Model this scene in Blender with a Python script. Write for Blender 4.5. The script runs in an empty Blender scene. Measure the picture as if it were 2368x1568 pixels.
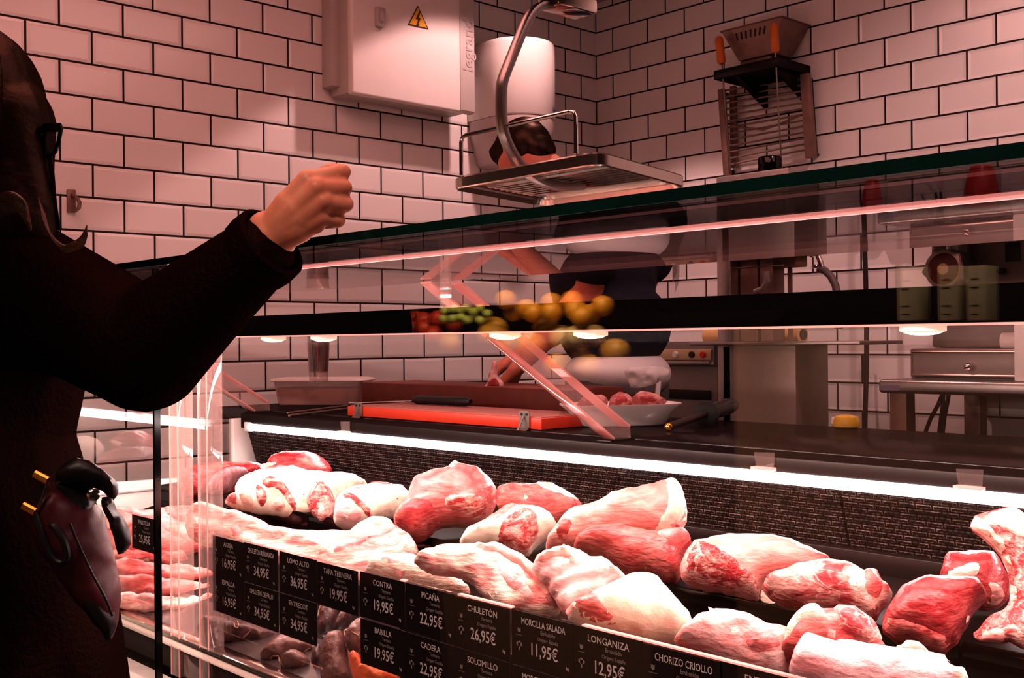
import bpy, bmesh, math, random
import numpy as np
from mathutils import Vector, Matrix, noise
from mathutils.geometry import delaunay_2d_cdt

# ------------------------------------------------------------------ frame
# Built with the lens at the origin (z = 0 is eye level, CAMZ above the floor); everything is lifted by CAMZ at the end.
CAMZ = 1.20
FPX = 2574.85
YAW, PIT, ROL = math.radians(47.048), math.radians(.1066), math.radians(-.5114)
_f = Vector((math.cos(YAW)*math.cos(PIT), math.sin(YAW)*math.cos(PIT), math.sin(PIT)))
_r0 = Vector((math.sin(YAW), -math.cos(YAW), 0)); _u0 = _r0.cross(_f)
_r = math.cos(ROL)*_r0 + math.sin(ROL)*_u0
_u = -math.sin(ROL)*_r0 + math.cos(ROL)*_u0
def ray(x, y): return _f + _r*((x-1184)/FPX) + _u*((784-y)/FPX)
def onX(x, y, X): d = ray(x, y); return d*(X/d.x)
def onY(x, y, Y): d = ray(x, y); return d*(Y/d.y)
def onZ(x, y, Z): d = ray(x, y); return d*(Z/d.z)
def onD(x, y, D): return ray(x, y)*D

XW, YW = 3.696, 3.398          # tiled walls
FLOOR = -CAMZ
ZS = .1075                     # underside of the glass shelf
WT = -.205                     # worktop surface
C = bpy.context.scene.collection
random.seed(4)

# ------------------------------------------------------------------ materials
def nt(name):
    m = bpy.data.materials.new(name); m.use_nodes = True
    t = m.node_tree; t.nodes.clear()
    o = t.nodes.new('ShaderNodeOutputMaterial')
    return m, t, o
def N(t, kind, **kw):
    n = t.nodes.new(kind)
    for k, v in kw.items():
        if k.startswith('i_'): n.inputs[k[2:].replace('_', ' ')].default_value = v
        else: setattr(n, k, v)
    return n
def pbr(name, col, rough=.5, metal=0, spec=.5, noise_amt=.12, scale=20, bump=0, emit=None, estr=0, coat=0, alpha=1):
    m, t, o = nt(name)
    b = N(t, 'ShaderNodeBsdfPrincipled')
    b.inputs['Roughness'].default_value = rough; b.inputs['Metallic'].default_value = metal
    b.inputs['Specular IOR Level'].default_value = spec; b.inputs['Coat Weight'].default_value = coat
    b.inputs['Alpha'].default_value = alpha
    tc = N(t, 'ShaderNodeTexCoord')
    nz = N(t, 'ShaderNodeTexNoise'); nz.inputs['Scale'].default_value = scale; nz.inputs['Detail'].default_value = 4
    t.links.new(tc.outputs['Object'], nz.inputs['Vector'])
    mx = N(t, 'ShaderNodeMix', data_type='RGBA')
    a = [max(0, c*(1-noise_amt)) for c in col]; d = [min(1, c*(1+noise_amt)) for c in col]
    mx.inputs[6].default_value = (*a, 1); mx.inputs[7].default_value = (*d, 1)
    t.links.new(nz.outputs['Fac'], mx.inputs[0]); t.links.new(mx.outputs[2], b.inputs['Base Color'])
    if bump:
        bp = N(t, 'ShaderNodeBump'); bp.inputs['Strength'].default_value = bump; bp.inputs['Distance'].default_value = .004
        t.links.new(nz.outputs['Fac'], bp.inputs['Height']); t.links.new(bp.outputs[0], b.inputs['Normal'])
    if emit:
        b.inputs['Emission Color'].default_value = (*emit, 1); b.inputs['Emission Strength'].default_value = estr
    t.links.new(b.outputs[0], o.inputs[0])
    return m
def glass(name, tint=(1, 1, 1), f0=.06, frost=0, frostcol=(1, .7, .7), power=5):
    """clear sheet: straight-through transmission plus a Schlick mirror, the same from either side"""
    m, t, o = nt(name)
    g = N(t, 'ShaderNodeNewGeometry'); dot = N(t, 'ShaderNodeVectorMath', operation='DOT_PRODUCT')
    t.links.new(g.outputs['Incoming'], dot.inputs[0]); t.links.new(g.outputs['Normal'], dot.inputs[1])
    ab = N(t, 'ShaderNodeMath', operation='ABSOLUTE'); t.links.new(dot.outputs['Value'], ab.inputs[0])
    om = N(t, 'ShaderNodeMath', operation='SUBTRACT'); om.inputs[0].default_value = 1; t.links.new(ab.outputs[0], om.inputs[1])
    pw = N(t, 'ShaderNodeMath', operation='POWER'); t.links.new(om.outputs[0], pw.inputs[0]); pw.inputs[1].default_value = power
    ma = N(t, 'ShaderNodeMath', operation='MULTIPLY_ADD', use_clamp=True)
    t.links.new(pw.outputs[0], ma.inputs[0]); ma.inputs[1].default_value = 1-f0; ma.inputs[2].default_value = f0
    tr = N(t, 'ShaderNodeBsdfTransparent'); tr.inputs[0].default_value = (*tint, 1)
    gl = N(t, 'ShaderNodeBsdfGlossy'); gl.inputs['Roughness'].default_value = .01
    mx = N(t, 'ShaderNodeMixShader'); t.links.new(ma.outputs[0], mx.inputs[0])
    t.links.new(tr.outputs[0], mx.inputs[1]); t.links.new(gl.outputs[0], mx.inputs[2])
    last = mx
    if frost:
        df = N(t, 'ShaderNodeBsdfDiffuse'); df.inputs[0].default_value = (*frostcol, 1)
        tl = N(t, 'ShaderNodeBsdfTranslucent'); tl.inputs[0].default_value = (*frostcol, 1)
        ad = N(t, 'ShaderNodeMixShader'); ad.inputs[0].default_value = .5
        t.links.new(df.outputs[0], ad.inputs[1]); t.links.new(tl.outputs[0], ad.inputs[2])
        m2 = N(t, 'ShaderNodeMixShader'); m2.inputs[0].default_value = frost
        t.links.new(mx.outputs[0], m2.inputs[1]); t.links.new(ad.outputs[0], m2.inputs[2]); last = m2
    t.links.new(last.outputs[0], o.inputs[0])
    return m
def emit(name, col, s):
    m, t, o = nt(name)
    e = N(t, 'ShaderNodeEmission'); e.inputs[0].default_value = (*col, 1); e.inputs[1].default_value = s
    t.links.new(e.outputs[0], o.inputs[0]); return m
def flat(name, col, gloss=.04, rough=.4, noise_amt=.3, scale=30, bump=0, gcol=(1, 1, 1)):
    """dark lacquer or cloth: diffuse with a fixed thin gloss, so it stays dark at grazing angles"""
    m, t, o = nt(name)
    tc = N(t, 'ShaderNodeTexCoord'); nz = N(t, 'ShaderNodeTexNoise'); nz.inputs['Scale'].default_value = scale; nz.inputs['Detail'].default_value = 4
    t.links.new(tc.outputs['Object'], nz.inputs['Vector'])
    mx = N(t, 'ShaderNodeMix', data_type='RGBA'); t.links.new(nz.outputs['Fac'], mx.inputs[0])
    mx.inputs[6].default_value = (*[c*(1-noise_amt) for c in col], 1); mx.inputs[7].default_value = (*[c*(1+noise_amt) for c in col], 1)
    d = N(t, 'ShaderNodeBsdfDiffuse'); g = N(t, 'ShaderNodeBsdfGlossy'); g.inputs['Roughness'].default_value = rough; g.inputs[0].default_value = (*gcol, 1)
    t.links.new(mx.outputs[2], d.inputs[0]); s = N(t, 'ShaderNodeMixShader'); s.inputs[0].default_value = gloss
    if bump:
        bp = N(t, 'ShaderNodeBump'); bp.inputs['Strength'].default_value = bump; bp.inputs['Distance'].default_value = .004
        t.links.new(nz.outputs['Fac'], bp.inputs['Height']); t.links.new(bp.outputs[0], d.inputs['Normal']); t.links.new(bp.outputs[0], g.inputs['Normal'])
    t.links.new(d.outputs[0], s.inputs[1]); t.links.new(g.outputs[0], s.inputs[2]); t.links.new(s.outputs[0], o.inputs[0]); return m
def tiles(name):
    m, t, o = nt(name)
    uv = N(t, 'ShaderNodeUVMap'); uv.uv_map = 'UVMap'
    def brick(mort, smooth):
        b = N(t, 'ShaderNodeTexBrick', offset=.5, offset_frequency=2, squash=1)
        b.inputs['Scale'].default_value = 1; b.inputs['Brick Width'].default_value = .1997; b.inputs['Row Height'].default_value = .103
        b.inputs['Mortar Size'].default_value = mort; b.inputs['Mortar Smooth'].default_value = smooth
        b.inputs['Bias'].default_value = 0
        t.links.new(uv.outputs[0], b.inputs['Vector']); return b
    b1 = brick(.0034, .05); b2 = brick(.0145, 1)
    b1.inputs['Color1'].default_value = (.80, .77, .75, 1); b1.inputs['Color2'].default_value = (.74, .72, .70, 1)
    b1.inputs['Mortar'].default_value = (.008, .003, .003, 1)
    p = N(t, 'ShaderNodeBsdfPrincipled'); t.links.new(b1.outputs['Color'], p.inputs['Base Color'])
    rr = N(t, 'ShaderNodeMapRange'); rr.inputs[3].default_value = .14; rr.inputs[4].default_value = .8
    t.links.new(b1.outputs['Fac'], rr.inputs[0]); t.links.new(rr.outputs[0], p.inputs['Roughness'])
    iv = N(t, 'ShaderNodeMath', operation='SUBTRACT'); iv.inputs[0].default_value = 1; t.links.new(b2.outputs['Fac'], iv.inputs[1])
    bp = N(t, 'ShaderNodeBump'); bp.inputs['Strength'].default_value = .55; bp.inputs['Distance'].default_value = .004
    t.links.new(iv.outputs[0], bp.inputs['Height']); t.links.new(bp.outputs[0], p.inputs['Normal'])
    t.links.new(p.outputs[0], o.inputs[0]); return m
def perforated(name):
    m, t, o = nt(name)
    uv = N(t, 'ShaderNodeUVMap'); uv.uv_map = 'UVMap'
    def brick(w, h, mort, sm):
        b = N(t, 'ShaderNodeTexBrick', offset=.5, offset_frequency=2)
        b.inputs['Scale'].default_value = 1; b.inputs['Brick Width'].default_value = w; b.inputs['Row Height'].default_value = h
        b.inputs['Mortar Size'].default_value = mort; b.inputs['Mortar Smooth'].default_value = sm
        t.links.new(uv.outputs[0], b.inputs['Vector']); return b
    b = brick(.0285, .0092, .0018, .2); b2 = brick(.0285, .0092, .0030, .3)
    rg = N(t, 'ShaderNodeMath', operation='SUBTRACT', use_clamp=True); t.links.new(b2.outputs['Fac'], rg.inputs[0]); t.links.new(b.outputs['Fac'], rg.inputs[1])
    nz = N(t, 'ShaderNodeTexNoise'); nz.inputs['Scale'].default_value = 55; nz.inputs['Detail'].default_value = 3; t.links.new(uv.outputs[0], nz.inputs['Vector'])
    nr = N(t, 'ShaderNodeMapRange'); nr.inputs[1].default_value = .38; nr.inputs[2].default_value = .66; t.links.new(nz.outputs['Fac'], nr.inputs[0])
    rm = N(t, 'ShaderNodeMath', operation='MULTIPLY'); t.links.new(rg.outputs[0], rm.inputs[0]); t.links.new(nr.outputs[0], rm.inputs[1])
    cm = N(t, 'ShaderNodeMix', data_type='RGBA'); cm.inputs[6].default_value = (.0075, .0036, .0034, 1); cm.inputs[7].default_value = (.20, .13, .11, 1)
    t.links.new(rm.outputs[0], cm.inputs[0])
    p = N(t, 'ShaderNodeBsdfPrincipled'); t.links.new(cm.outputs[2], p.inputs['Base Color'])
    p.inputs['Roughness'].default_value = .5; p.inputs['Specular IOR Level'].default_value = .10
    iv = N(t, 'ShaderNodeMath', operation='SUBTRACT'); iv.inputs[0].default_value = 1; t.links.new(b.outputs['Fac'], iv.inputs[1])
    wv = brick(.0095, .0092, .0032, 1); ml = N(t, 'ShaderNodeMath', operation='MULTIPLY_ADD')
    t.links.new(wv.outputs['Fac'], ml.inputs[0]); ml.inputs[1].default_value = -.6; t.links.new(iv.outputs[0], ml.inputs[2])
    bp = N(t, 'ShaderNodeBump'); bp.inputs['Strength'].default_value = 1; bp.inputs['Distance'].default_value = .003
    t.links.new(ml.outputs[0], bp.inputs['Height']); t.links.new(bp.outputs[0], p.inputs['Normal'])
    t.links.new(p.outputs[0], o.inputs[0]); return m
def meat(name, c1, c2, amt=.5, scale=14, stretch=(1, 1, 2.2), rough=.36, c3=None, bump=.5, vein=.0):
    """muscle c1 with fat c2 running through it in noise bands; c3 darker blotches"""
    m, t, o = nt(name)
    tc = N(t, 'ShaderNodeTexCoord'); mp = N(t, 'ShaderNodeMapping'); mp.inputs['Scale'].default_value = stretch
    mp.inputs['Rotation'].default_value = (.5, .4, .7)
    t.links.new(tc.outputs['Object'], mp.inputs['Vector'])
    n1 = N(t, 'ShaderNodeTexNoise'); n1.inputs['Scale'].default_value = scale; n1.inputs['Detail'].default_value = 7
    n1.inputs['Roughness'].default_value = .6; n1.inputs['Distortion'].default_value = 1.2
    t.links.new(mp.outputs[0], n1.inputs['Vector'])
    rmp = N(t, 'ShaderNodeValToRGB'); e = rmp.color_ramp.elements
    e[0].position = max(0, .62-amt*.5); e[0].color = (0, 0, 0, 1); e[1].position = min(1, .80-amt*.45); e[1].color = (1, 1, 1, 1)
    t.links.new(n1.outputs['Fac'], rmp.inputs[0])
    n2 = N(t, 'ShaderNodeTexNoise'); n2.inputs['Scale'].default_value = scale*.45; n2.inputs['Detail'].default_value = 3
    t.links.new(mp.outputs[0], n2.inputs['Vector'])
    c3 = c3 or [v*.62 for v in c1]
    m1 = N(t, 'ShaderNodeMix', data_type='RGBA'); m1.inputs[6].default_value = (*c3, 1); m1.inputs[7].default_value = (*c1, 1)
    r2 = N(t, 'ShaderNodeMapRange'); r2.inputs[1].default_value = .32; r2.inputs[2].default_value = .62
    t.links.new(n2.outputs['Fac'], r2.inputs[0]); t.links.new(r2.outputs[0], m1.inputs[0])
    m2 = N(t, 'ShaderNodeMix', data_type='RGBA'); m2.inputs[7].default_value = (*c2, 1)
    t.links.new(m1.outputs[2], m2.inputs[6]); t.links.new(rmp.outputs[0], m2.inputs[0])
    col = m2.outputs[2]
    if vein:
        vo = N(t, 'ShaderNodeTexVoronoi', feature='DISTANCE_TO_EDGE'); vo.inputs['Scale'].default_value = scale*1.0
        ns = N(t, 'ShaderNodeTexNoise'); ns.inputs['Scale'].default_value = scale*.8; ns.inputs['Detail'].default_value = 4
        ad = N(t, 'ShaderNodeVectorMath', operation='MULTIPLY_ADD'); ad.inputs[1].default_value = (.12, .12, .12)
        t.links.new(mp.outputs[0], ns.inputs['Vector']); t.links.new(ns.outputs['Color'], ad.inputs[0]); t.links.new(mp.outputs[0], ad.inputs[2])
        t.links.new(ad.outputs[0], vo.inputs['Vector'])
        rv = N(t, 'ShaderNodeMapRange'); rv.inputs[1].default_value = .0; rv.inputs[2].default_value = .035; rv.inputs[3].default_value = vein; rv.inputs[4].default_value = 0
        t.links.new(vo.outputs['Distance'], rv.inputs[0])
        m3 = N(t, 'ShaderNodeMix', data_type='RGBA'); m3.inputs[7].default_value = (*c2, 1)
        t.links.new(col, m3.inputs[6]); t.links.new(rv.outputs[0], m3.inputs[0]); col = m3.outputs[2]
    b = N(t, 'ShaderNodeBsdfPrincipled'); b.inputs['Roughness'].default_value = rough; b.inputs['Specular IOR Level'].default_value = .32
    t.links.new(col, b.inputs['Base Color'])
    bp = N(t, 'ShaderNodeBump'); bp.inputs['Strength'].default_value = min(1, bump*1.15); bp.inputs['Distance'].default_value = .006
    n3 = N(t, 'ShaderNodeTexNoise'); n3.inputs['Scale'].default_value = scale*4; n3.inputs['Detail'].default_value = 5
    t.links.new(mp.outputs[0], n3.inputs['Vector'])
    t.links.new(n3.outputs['Fac'], bp.inputs['Height']); t.links.new(bp.outputs[0], b.inputs['Normal'])
    t.links.new(b.outputs[0], o.inputs[0]); return m

M = {}
M['tile'] = tiles('glazed_tile')
M['steel'] = pbr('brushed_steel', (.42, .38, .36), .34, 1, noise_amt=.1, scale=60)
M['steel_dull'] = pbr('dull_steel', (.30, .26, .245), .5, .75, noise_amt=.1, scale=40)
M['chrome'] = pbr('chrome', (.72, .66, .62), .12, 1, noise_amt=.03)
M['dark_steel'] = pbr('dark_steel', (.05, .036, .035), .38, .6, noise_amt=.25, scale=30)
M['black_granite'] = flat('black_worktop', (.010, .0065, .0065), .10, .16, .5, 120)
M['black_metal'] = flat('black_metal', (.008, .0045, .0045), .025, .35)
M['apron_steel'] = flat('apron_steel', (.045, .030, .029), .14, .2, .2, 40)
M['black_gloss'] = flat('black_gloss', (.003, .002, .002), .03, .08, .2)
M['canopy_black'] = flat('canopy_black', (.0006, .0004, .0004), .0005, .6, .2)
M['black_plastic'] = pbr('black_plastic', (.010, .009, .009), .4)
M['white_plastic'] = pbr('white_plastic', (.78, .74, .71), .35, noise_amt=.04)
M['white_enamel'] = pbr('white_enamel', (.80, .76, .74), .3, noise_amt=.03)
M['grey_plastic'] = pbr('grey_plastic', (.50, .47, .45), .45, noise_amt=.05)
M['dim_plastic'] = pbr('dim_plastic', (.55, .48, .46), .4, noise_amt=.06)
M['yellow'] = pbr('warning_yellow', (.80, .42, .02), .4, noise_amt=.03)
M['ink'] = pbr('black_ink', (.03, .012, .012), .6)
M['blue_ink'] = pbr('blue_ink', (.02, .02, .25), .5)
M['chalk'] = pbr('chalk_white', (.36, .32, .30), .8, noise_amt=.25, scale=300)
M['chalk_dim'] = pbr('chalk_grey', (.15, .125, .11), .8, noise_amt=.3, scale=300)
M['slate'] = flat('slate_card', (.004, .0016, .0016), .02, .5)
M['glass'] = glass('clear_glass', (.97, .97, .97), .05)
M['shelf_glass'] = glass('shelf_glass', (.84, .83, .84), .05, power=4.2)
M['end_glass'] = glass('end_glass', (.92, .90, .90), .09)
M['green_edge'] = flat('green_glass_edge', (.003, .018, .014), .06, .12, .8, 9, 0, (.35, 1, .85))
M['acrylic'] = glass('clear_acrylic', (.96, .90, .89), .07, frost=.10, frostcol=(1, .75, .72))
M['satin_steel'] = pbr('satin_steel', (.50, .45, .40), .22, 1, noise_amt=.06, scale=40)
M['acrylic_edge'] = glass('acrylic_edge', (.95, .75, .73), .10, frost=.55, frostcol=(1, .68, .64))
M['led'] = emit('led_light', (1, .88, .86), 9)
M['puck'] = emit('warm_lamp', (1, .80, .52), 7)
M['puck_rim'] = pbr('lamp_rim', (.8, .6, .5), .4, emit=(1, .62, .45), estr=.75)
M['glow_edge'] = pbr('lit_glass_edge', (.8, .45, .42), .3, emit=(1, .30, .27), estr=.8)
M['post_face'] = glass('post_face', (.97, .90, .88), .08, frost=.13, frostcol=(1, .74, .70))
M['perf'] = perforated('slotted_black_panel')
M['red_board'] = pbr('red_board_edge', (.55, .045, .018), .4, noise_amt=.15, scale=12)
M['board_top'] = pbr('board_top', (.33, .12, .10), .55, noise_amt=.2, scale=25)
M['wood_block'] = pbr('butcher_block', (.16, .030, .016), .5, noise_amt=.4, scale=18)
M['orange_grip'] = pbr('orange_grip', (.62, .16, .02), .5, noise_amt=.1)
M['brown_wood'] = pbr('brown_wood', (.17, .085, .05), .6, noise_amt=.3, scale=30)
M['rust_steel'] = pbr('stained_steel', (.26, .17, .14), .45, .6, noise_amt=.35, scale=25)
M['red_plastic'] = pbr('red_plastic', (.62, .016, .018), .3, noise_amt=.1)
M['cable'] = pbr('dark_cable', (.02, .010, .010), .5)
M['hose'] = pbr('grey_hose', (.16, .13, .125), .5)
M['film_roll'] = pbr('film_roll', (.80, .52, .22), .35, noise_amt=.1)
M['cream_panel'] = pbr('cream_panel', (.55, .40, .24), .4, noise_amt=.1)
M['yellow_plastic'] = pbr('yellow_plastic', (.60, .38, .03), .35, noise_amt=.25, scale=40)
M['tub'] = glass('frosted_tub', (.95, .86, .84), .06, frost=.5, frostcol=(.95, .80, .76))
M['lid'] = pbr('pale_lid', (.74, .66, .63), .3, noise_amt=.04)
M['clear_cup'] = glass('clear_cup', (.93, .89, .88), .07, frost=.07, frostcol=(1, .9, .88))
M['porcelain'] = pbr('white_china', (.82, .77, .74), .14, noise_amt=.03)
M['gold'] = pbr('gold_metal', (.85, .42, .09), .22, 1)
M['stone_ledge'] = pbr('pale_ledge', (.42, .38, .36), .45, noise_amt=.25, scale=30)
M['floor'] = pbr('dark_floor_tile', (.03, .02, .018), .6, noise_amt=.25, scale=8)
M['ceiling'] = pbr('dim_ceiling', (.28, .24, .23), .8, noise_amt=.05)
M['skin'] = meat('skin', (.52, .21, .125), (.56, .24, .145), .3, 9, (1, 1, 1), .5, c3=(.46, .155, .09), bump=.12)
M['skin_man'] = meat('skin_man', (.56, .21, .15), (.60, .25, .18), .3, 9, (1, 1, 1), .5, c3=(.54, .16, .09), bump=.1)
M['dark_hair'] = flat('dark_hair', (.006, .0022, .0014), .035, .42, .6, 70, .3, (1, .7, .55))
M['hair_backlit'] = pbr('backlit_brown_hair', (.075, .024, .010), .45, noise_amt=.6, scale=90, bump=.6)  # dark brown locks coloured lighter, backlight put into the colour
M['coat'] = flat('dark_wool', (.0042, .0013, .0010), .006, .6, .5, 180, .6, (1, .5, .4))
M['navy'] = pbr('navy_cotton', (.016, .017, .030), .8, spec=.2, noise_amt=.3, scale=30, bump=.3)
M['apron'] = pbr('white_apron', (.66, .63, .63), .85, noise_amt=.10, scale=9, bump=.5)
M['trousers'] = pbr('grey_trousers', (.10, .09, .09), .8)
M['burgundy'] = pbr('burgundy_leather', (.060, .008, .013), .46, spec=.35, noise_amt=.5, scale=26, bump=.5)
M['bag_black'] = pbr('black_leather', (.010, .006, .008), .42, spec=.35, noise_amt=.4, scale=30, bump=.5)
M['string'] = pbr('tan_string', (.34, .17, .10), .7)
M['paper'] = pbr('white_paper', (.86, .82, .82), .5, noise_amt=.03)
# meats
MU, FA = (.47, .055, .060), (.88, .78, .66)
M['beef'] = meat('beef', MU, (.62, .18, .16), .42, 16, (1, 1, 2.4), .34, c3=(.36, .045, .05))
M['beef_dark'] = meat('dark_beef', (.33, .028, .035), (.46, .09, .09), .35, 18, (1, 1, 2), .32, c3=(.21, .016, .02), vein=.25)
M['beef_pink'] = meat('pink_beef', (.58, .11, .115), (.72, .27, .25), .42, 13, (1, 1, 2.2), .36, c3=(.48, .10, .10))
M['cut'] = meat('cut_beef', (.46, .05, .055), (.80, .48, .42), .32, 30, (1, 1, 1.6), .32, c3=(.34, .03, .035), vein=.55)
M['marbled'] = meat('marbled_beef', (.44, .055, .065), (.80, .48, .42), .38, 16, (1, 1, 1.8), .34, c3=(.30, .03, .035), vein=.7)
M['fat'] = meat('fat', (.87, .73, .60), (.74, .32, .27), .30, 16, (1, 1, 3), .4, c3=(.86, .70, .58))
M['fat_cream'] = meat('cream_fat', (.86, .74, .58), (.80, .48, .40), .26, 12, (1, 1, 1.5), .42, c3=(.87, .76, .62), bump=.3)
M['belly'] = meat('belly', (.85, .62, .51), (.64, .19, .18), .46, 13, (1, 1, 3.5), .36, c3=(.90, .78, .68))
M['pork'] = meat('pork', (.66, .19, .195), (.86, .56, .52), .44, 15, (1, 1, 2), .36, c3=(.60, .20, .19))
M['fat_pink'] = meat('pink_fat', (.70, .235, .215), (.84, .48, .42), .34, 11, (1, 1, 2.5), .4, c3=(.66, .26, .23))
M['membrane'] = meat('rib_membrane', (.86, .60, .57), (.72, .28, .28), .4, 12, (1, 1, 2), .34, c3=(.86, .62, .57))
M['bone'] = meat('bone', (.80, .58, .48), (.62, .22, .18), .35, 30, (1, 1, 1), .4, c3=(.74, .48, .40))
M['silver'] = meat('silverskin', (.40, .15, .16), (.52, .28, .30), .5, 22, (4, 1, 1), .26, c3=(.30, .07, .08))
M['film'] = meat('film_wrapped', (.74, .30, .33), (.86, .56, .58), .45, 12, (1, 1, 2), .12, c3=(.72, .36, .36), bump=.8)
M['cage'] = meat('rib_flesh', (.72, .30, .30), (.86, .60, .57), .45, 14, (1, 1, 2), .34, c3=(.62, .20, .20), bump=.3)
M['morcilla'] = meat('blood_sausage', (.034, .012, .014), (.085, .040, .038), .5, 26, (1, 1, 1), .26, c3=(.03, .011, .013))
M['morcilla_pale'] = meat('blood_sausage_pale', (.085, .026, .024), (.15, .070, .060), .5, 24, (1, 1, 1), .28, c3=(.085, .03, .028))
M['chorizo'] = meat('chorizo', (.62, .07, .02), (.75, .17, .06), .5, 20, (1, 1, 1), .24, c3=(.48, .03, .015))
M['stew'] = meat('tub_contents', (.42, .13, .09), (.6, .28, .22), .5, 30, (1, 1, 1), .5)
M['red_meat_small'] = meat('chop_meat', (.42, .10, .10), (.66, .36, .32), .4, 22, (1, 1, 1.5), .36)
for k, c in dict(orange=(.75, .30, .02), mango=(.62, .30, .04), tomato=(.60, .05, .02), grape=(.50, .52, .12), onion=(.62, .42, .18), leaf=(.06, .14, .04)).items():
    M[k] = pbr(k+'_skin', c, .4, noise_amt=.2, scale=25)

# ------------------------------------------------------------------ mesh helpers
class MB:
    def __init__(s): s.v = []; s.f = []; s.mi = []
    def add(s, v, f, mi=0):
        n = len(s.v); s.v += [tuple(p) for p in v]; s.f += [tuple(i+n for i in q) for q in f]; s.mi += [mi]*len(f); return s
    def box(s, x0, x1, y0, y1, z0, z1, mi=0):
        x0, x1 = sorted((x0, x1)); y0, y1 = sorted((y0, y1)); z0, z1 = sorted((z0, z1))
        v = [(x0, y0, z0), (x1, y0, z0), (x1, y1, z0), (x0, y1, z0), (x0, y0, z1), (x1, y0, z1), (x1, y1, z1), (x0, y1, z1)]
        return s.add(v, [(0, 3, 2, 1), (4, 5, 6, 7), (0, 1, 5, 4), (1, 2, 6, 5), (2, 3, 7, 6), (3, 0, 4, 7)], mi)
    def obox(s, c, ax, ay, az, mi=0):
        c = Vector(c); ax, ay, az = Vector(ax), Vector(ay), Vector(az)
        v = [c+ax*i+ay*j+az*k for k in (-1, 1) for i, j in ((-1, -1), (1, -1), (1, 1), (-1, 1))]
        return s.add(v, [(0, 3, 2, 1), (4, 5, 6, 7), (0, 1, 5, 4), (1, 2, 6, 5), (2, 3, 7, 6), (3, 0, 4, 7)], mi)
    def bar(s, a, b, w, h, up=(0, 0, 1), mi=0):
        a, b = Vector(a), Vector(b); d = (b-a); L = d.length; d.normalize()
        sd = d.cross(Vector(up))
        if sd.length < 1e-4: sd = d.cross(Vector((0, 1, 0)))
        sd.normalize(); u = sd.cross(d)
        return s.obox((a+b)/2, d*L/2, sd*w/2, u*h/2, mi)
    def cyl(s, a, b, r0, r1=None, seg=20, cap=True, mi=0):
        return s.tube([a, b], [r0, r0 if r1 is None else r1], seg, cap, mi)
    def tube(s, pts, r, seg=12, cap=True, mi=0):
        pts = [Vector(p) for p in pts]; n = len(pts)
        rs = list(r) if isinstance(r, (list, tuple)) else [r]*n
        t0 = (pts[1]-pts[0]).normalized(); up = Vector((0, 0, 1)) if abs(t0.z) < .9 else Vector((1, 0, 0))
        a = t0.cross(up).normalized(); v = []; f = []
        for i, p in enumerate(pts):
            t = (pts[min(i+1, n-1)]-pts[max(i-1, 0)]).normalized()
            a = (a - t*a.dot(t)).normalized(); b = t.cross(a)
            for k in range(seg):
                q = 2*math.pi*k/seg; v.append(p + (a*math.cos(q)+b*math.sin(q))*rs[i])
        for i in range(n-1):
            for k in range(seg):
                k2 = (k+1) % seg; f.append((i*seg+k, i*seg+k2, (i+1)*seg+k2, (i+1)*seg+k))
        if cap: f.append(tuple(range(seg-1, -1, -1))); f.append(tuple((n-1)*seg+k for k in range(seg)))
        return s.add(v, f, mi)
    def lathe(s, c, prof, seg=28, axis=(0, 0, 1), mi=0):
        c = Vector(c); q = Vector((0, 0, 1)).rotation_difference(Vector(axis)); v = []; f = []
        for r, z in prof:
            for k in range(seg):
                a = 2*math.pi*k/seg; v.append(c + q @ Vector((r*math.cos(a), r*math.sin(a), z)))
        for i in range(len(prof)-1):
            for k in range(seg):
                k2 = (k+1) % seg; f.append((i*seg+k, i*seg+k2, (i+1)*seg+k2, (i+1)*seg+k))
        f.append(tuple(range(seg-1, -1, -1))); f.append(tuple((len(prof)-1)*seg+k for k in range(seg)))
        return s.add(v, f, mi)
    def prism(s, pts, ext, mi=0):
        e = Vector(ext); n = len(pts); v = [Vector(p) for p in pts] + [Vector(p)+e for p in pts]
        f = [tuple(range(n-1, -1, -1)), tuple(range(n, 2*n))] + [(i, (i+1) % n, n+(i+1) % n, n+i) for i in range(n)]
        return s.add(v, f, mi)
    def sphere(s, c, r, seg=20, rings=12, ax=None, mi=0):
        """ellipsoid; ax: 3 axis vectors already scaled"""
        c = Vector(c); ax = ax or (Vector((r, 0, 0)), Vector((0, r, 0)), Vector((0, 0, r))); v = [c+ax[2]*-1]; f = []
        for i in range(1, rings):
            t = math.pi*i/rings
            for k in range(seg):
                a = 2*math.pi*k/seg
                v.append(c + ax[0]*(math.sin(t)*math.cos(a)) + ax[1]*(math.sin(t)*math.sin(a)) - ax[2]*math.cos(t))
        v.append(c+ax[2]); L = len(v)-1
        for k in range(seg):
            k2 = (k+1) % seg; f.append((0, 1+k2, 1+k)); f.append((L, L-seg+k, L-seg+k2))
        for i in range(rings-2):
            for k in range(seg):
                k2 = (k+1) % seg; a = 1+i*seg; f.append((a+k, a+k2, a+seg+k2, a+seg+k))
        return s.add(v, f, mi)
    def build(s, name, mat, parent=None, bevel=0, smooth=35, seg=2):
        me = bpy.data.meshes.new(name); me.from_pydata(s.v, [], s.f)
        for p, mi in zip(me.polygons, s.mi): p.material_index = mi
        bm = bmesh.new(); bm.from_mesh(me)
        bmesh.ops.recalc_face_normals(bm, faces=bm.faces)
        if bevel:
            ed = [e for e in bm.edges if len(e.link_faces) == 2 and e.calc_face_angle(0) > math.radians(35)]
            bmesh.ops.bevel(bm, geom=ed, offset=bevel, offset_type='OFFSET', segments=seg, profile=.5, affect='EDGES', clamp_overlap=True)
        bm.to_mesh(me); bm.free()
        return finish(name, me, mat, parent, smooth)
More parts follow.
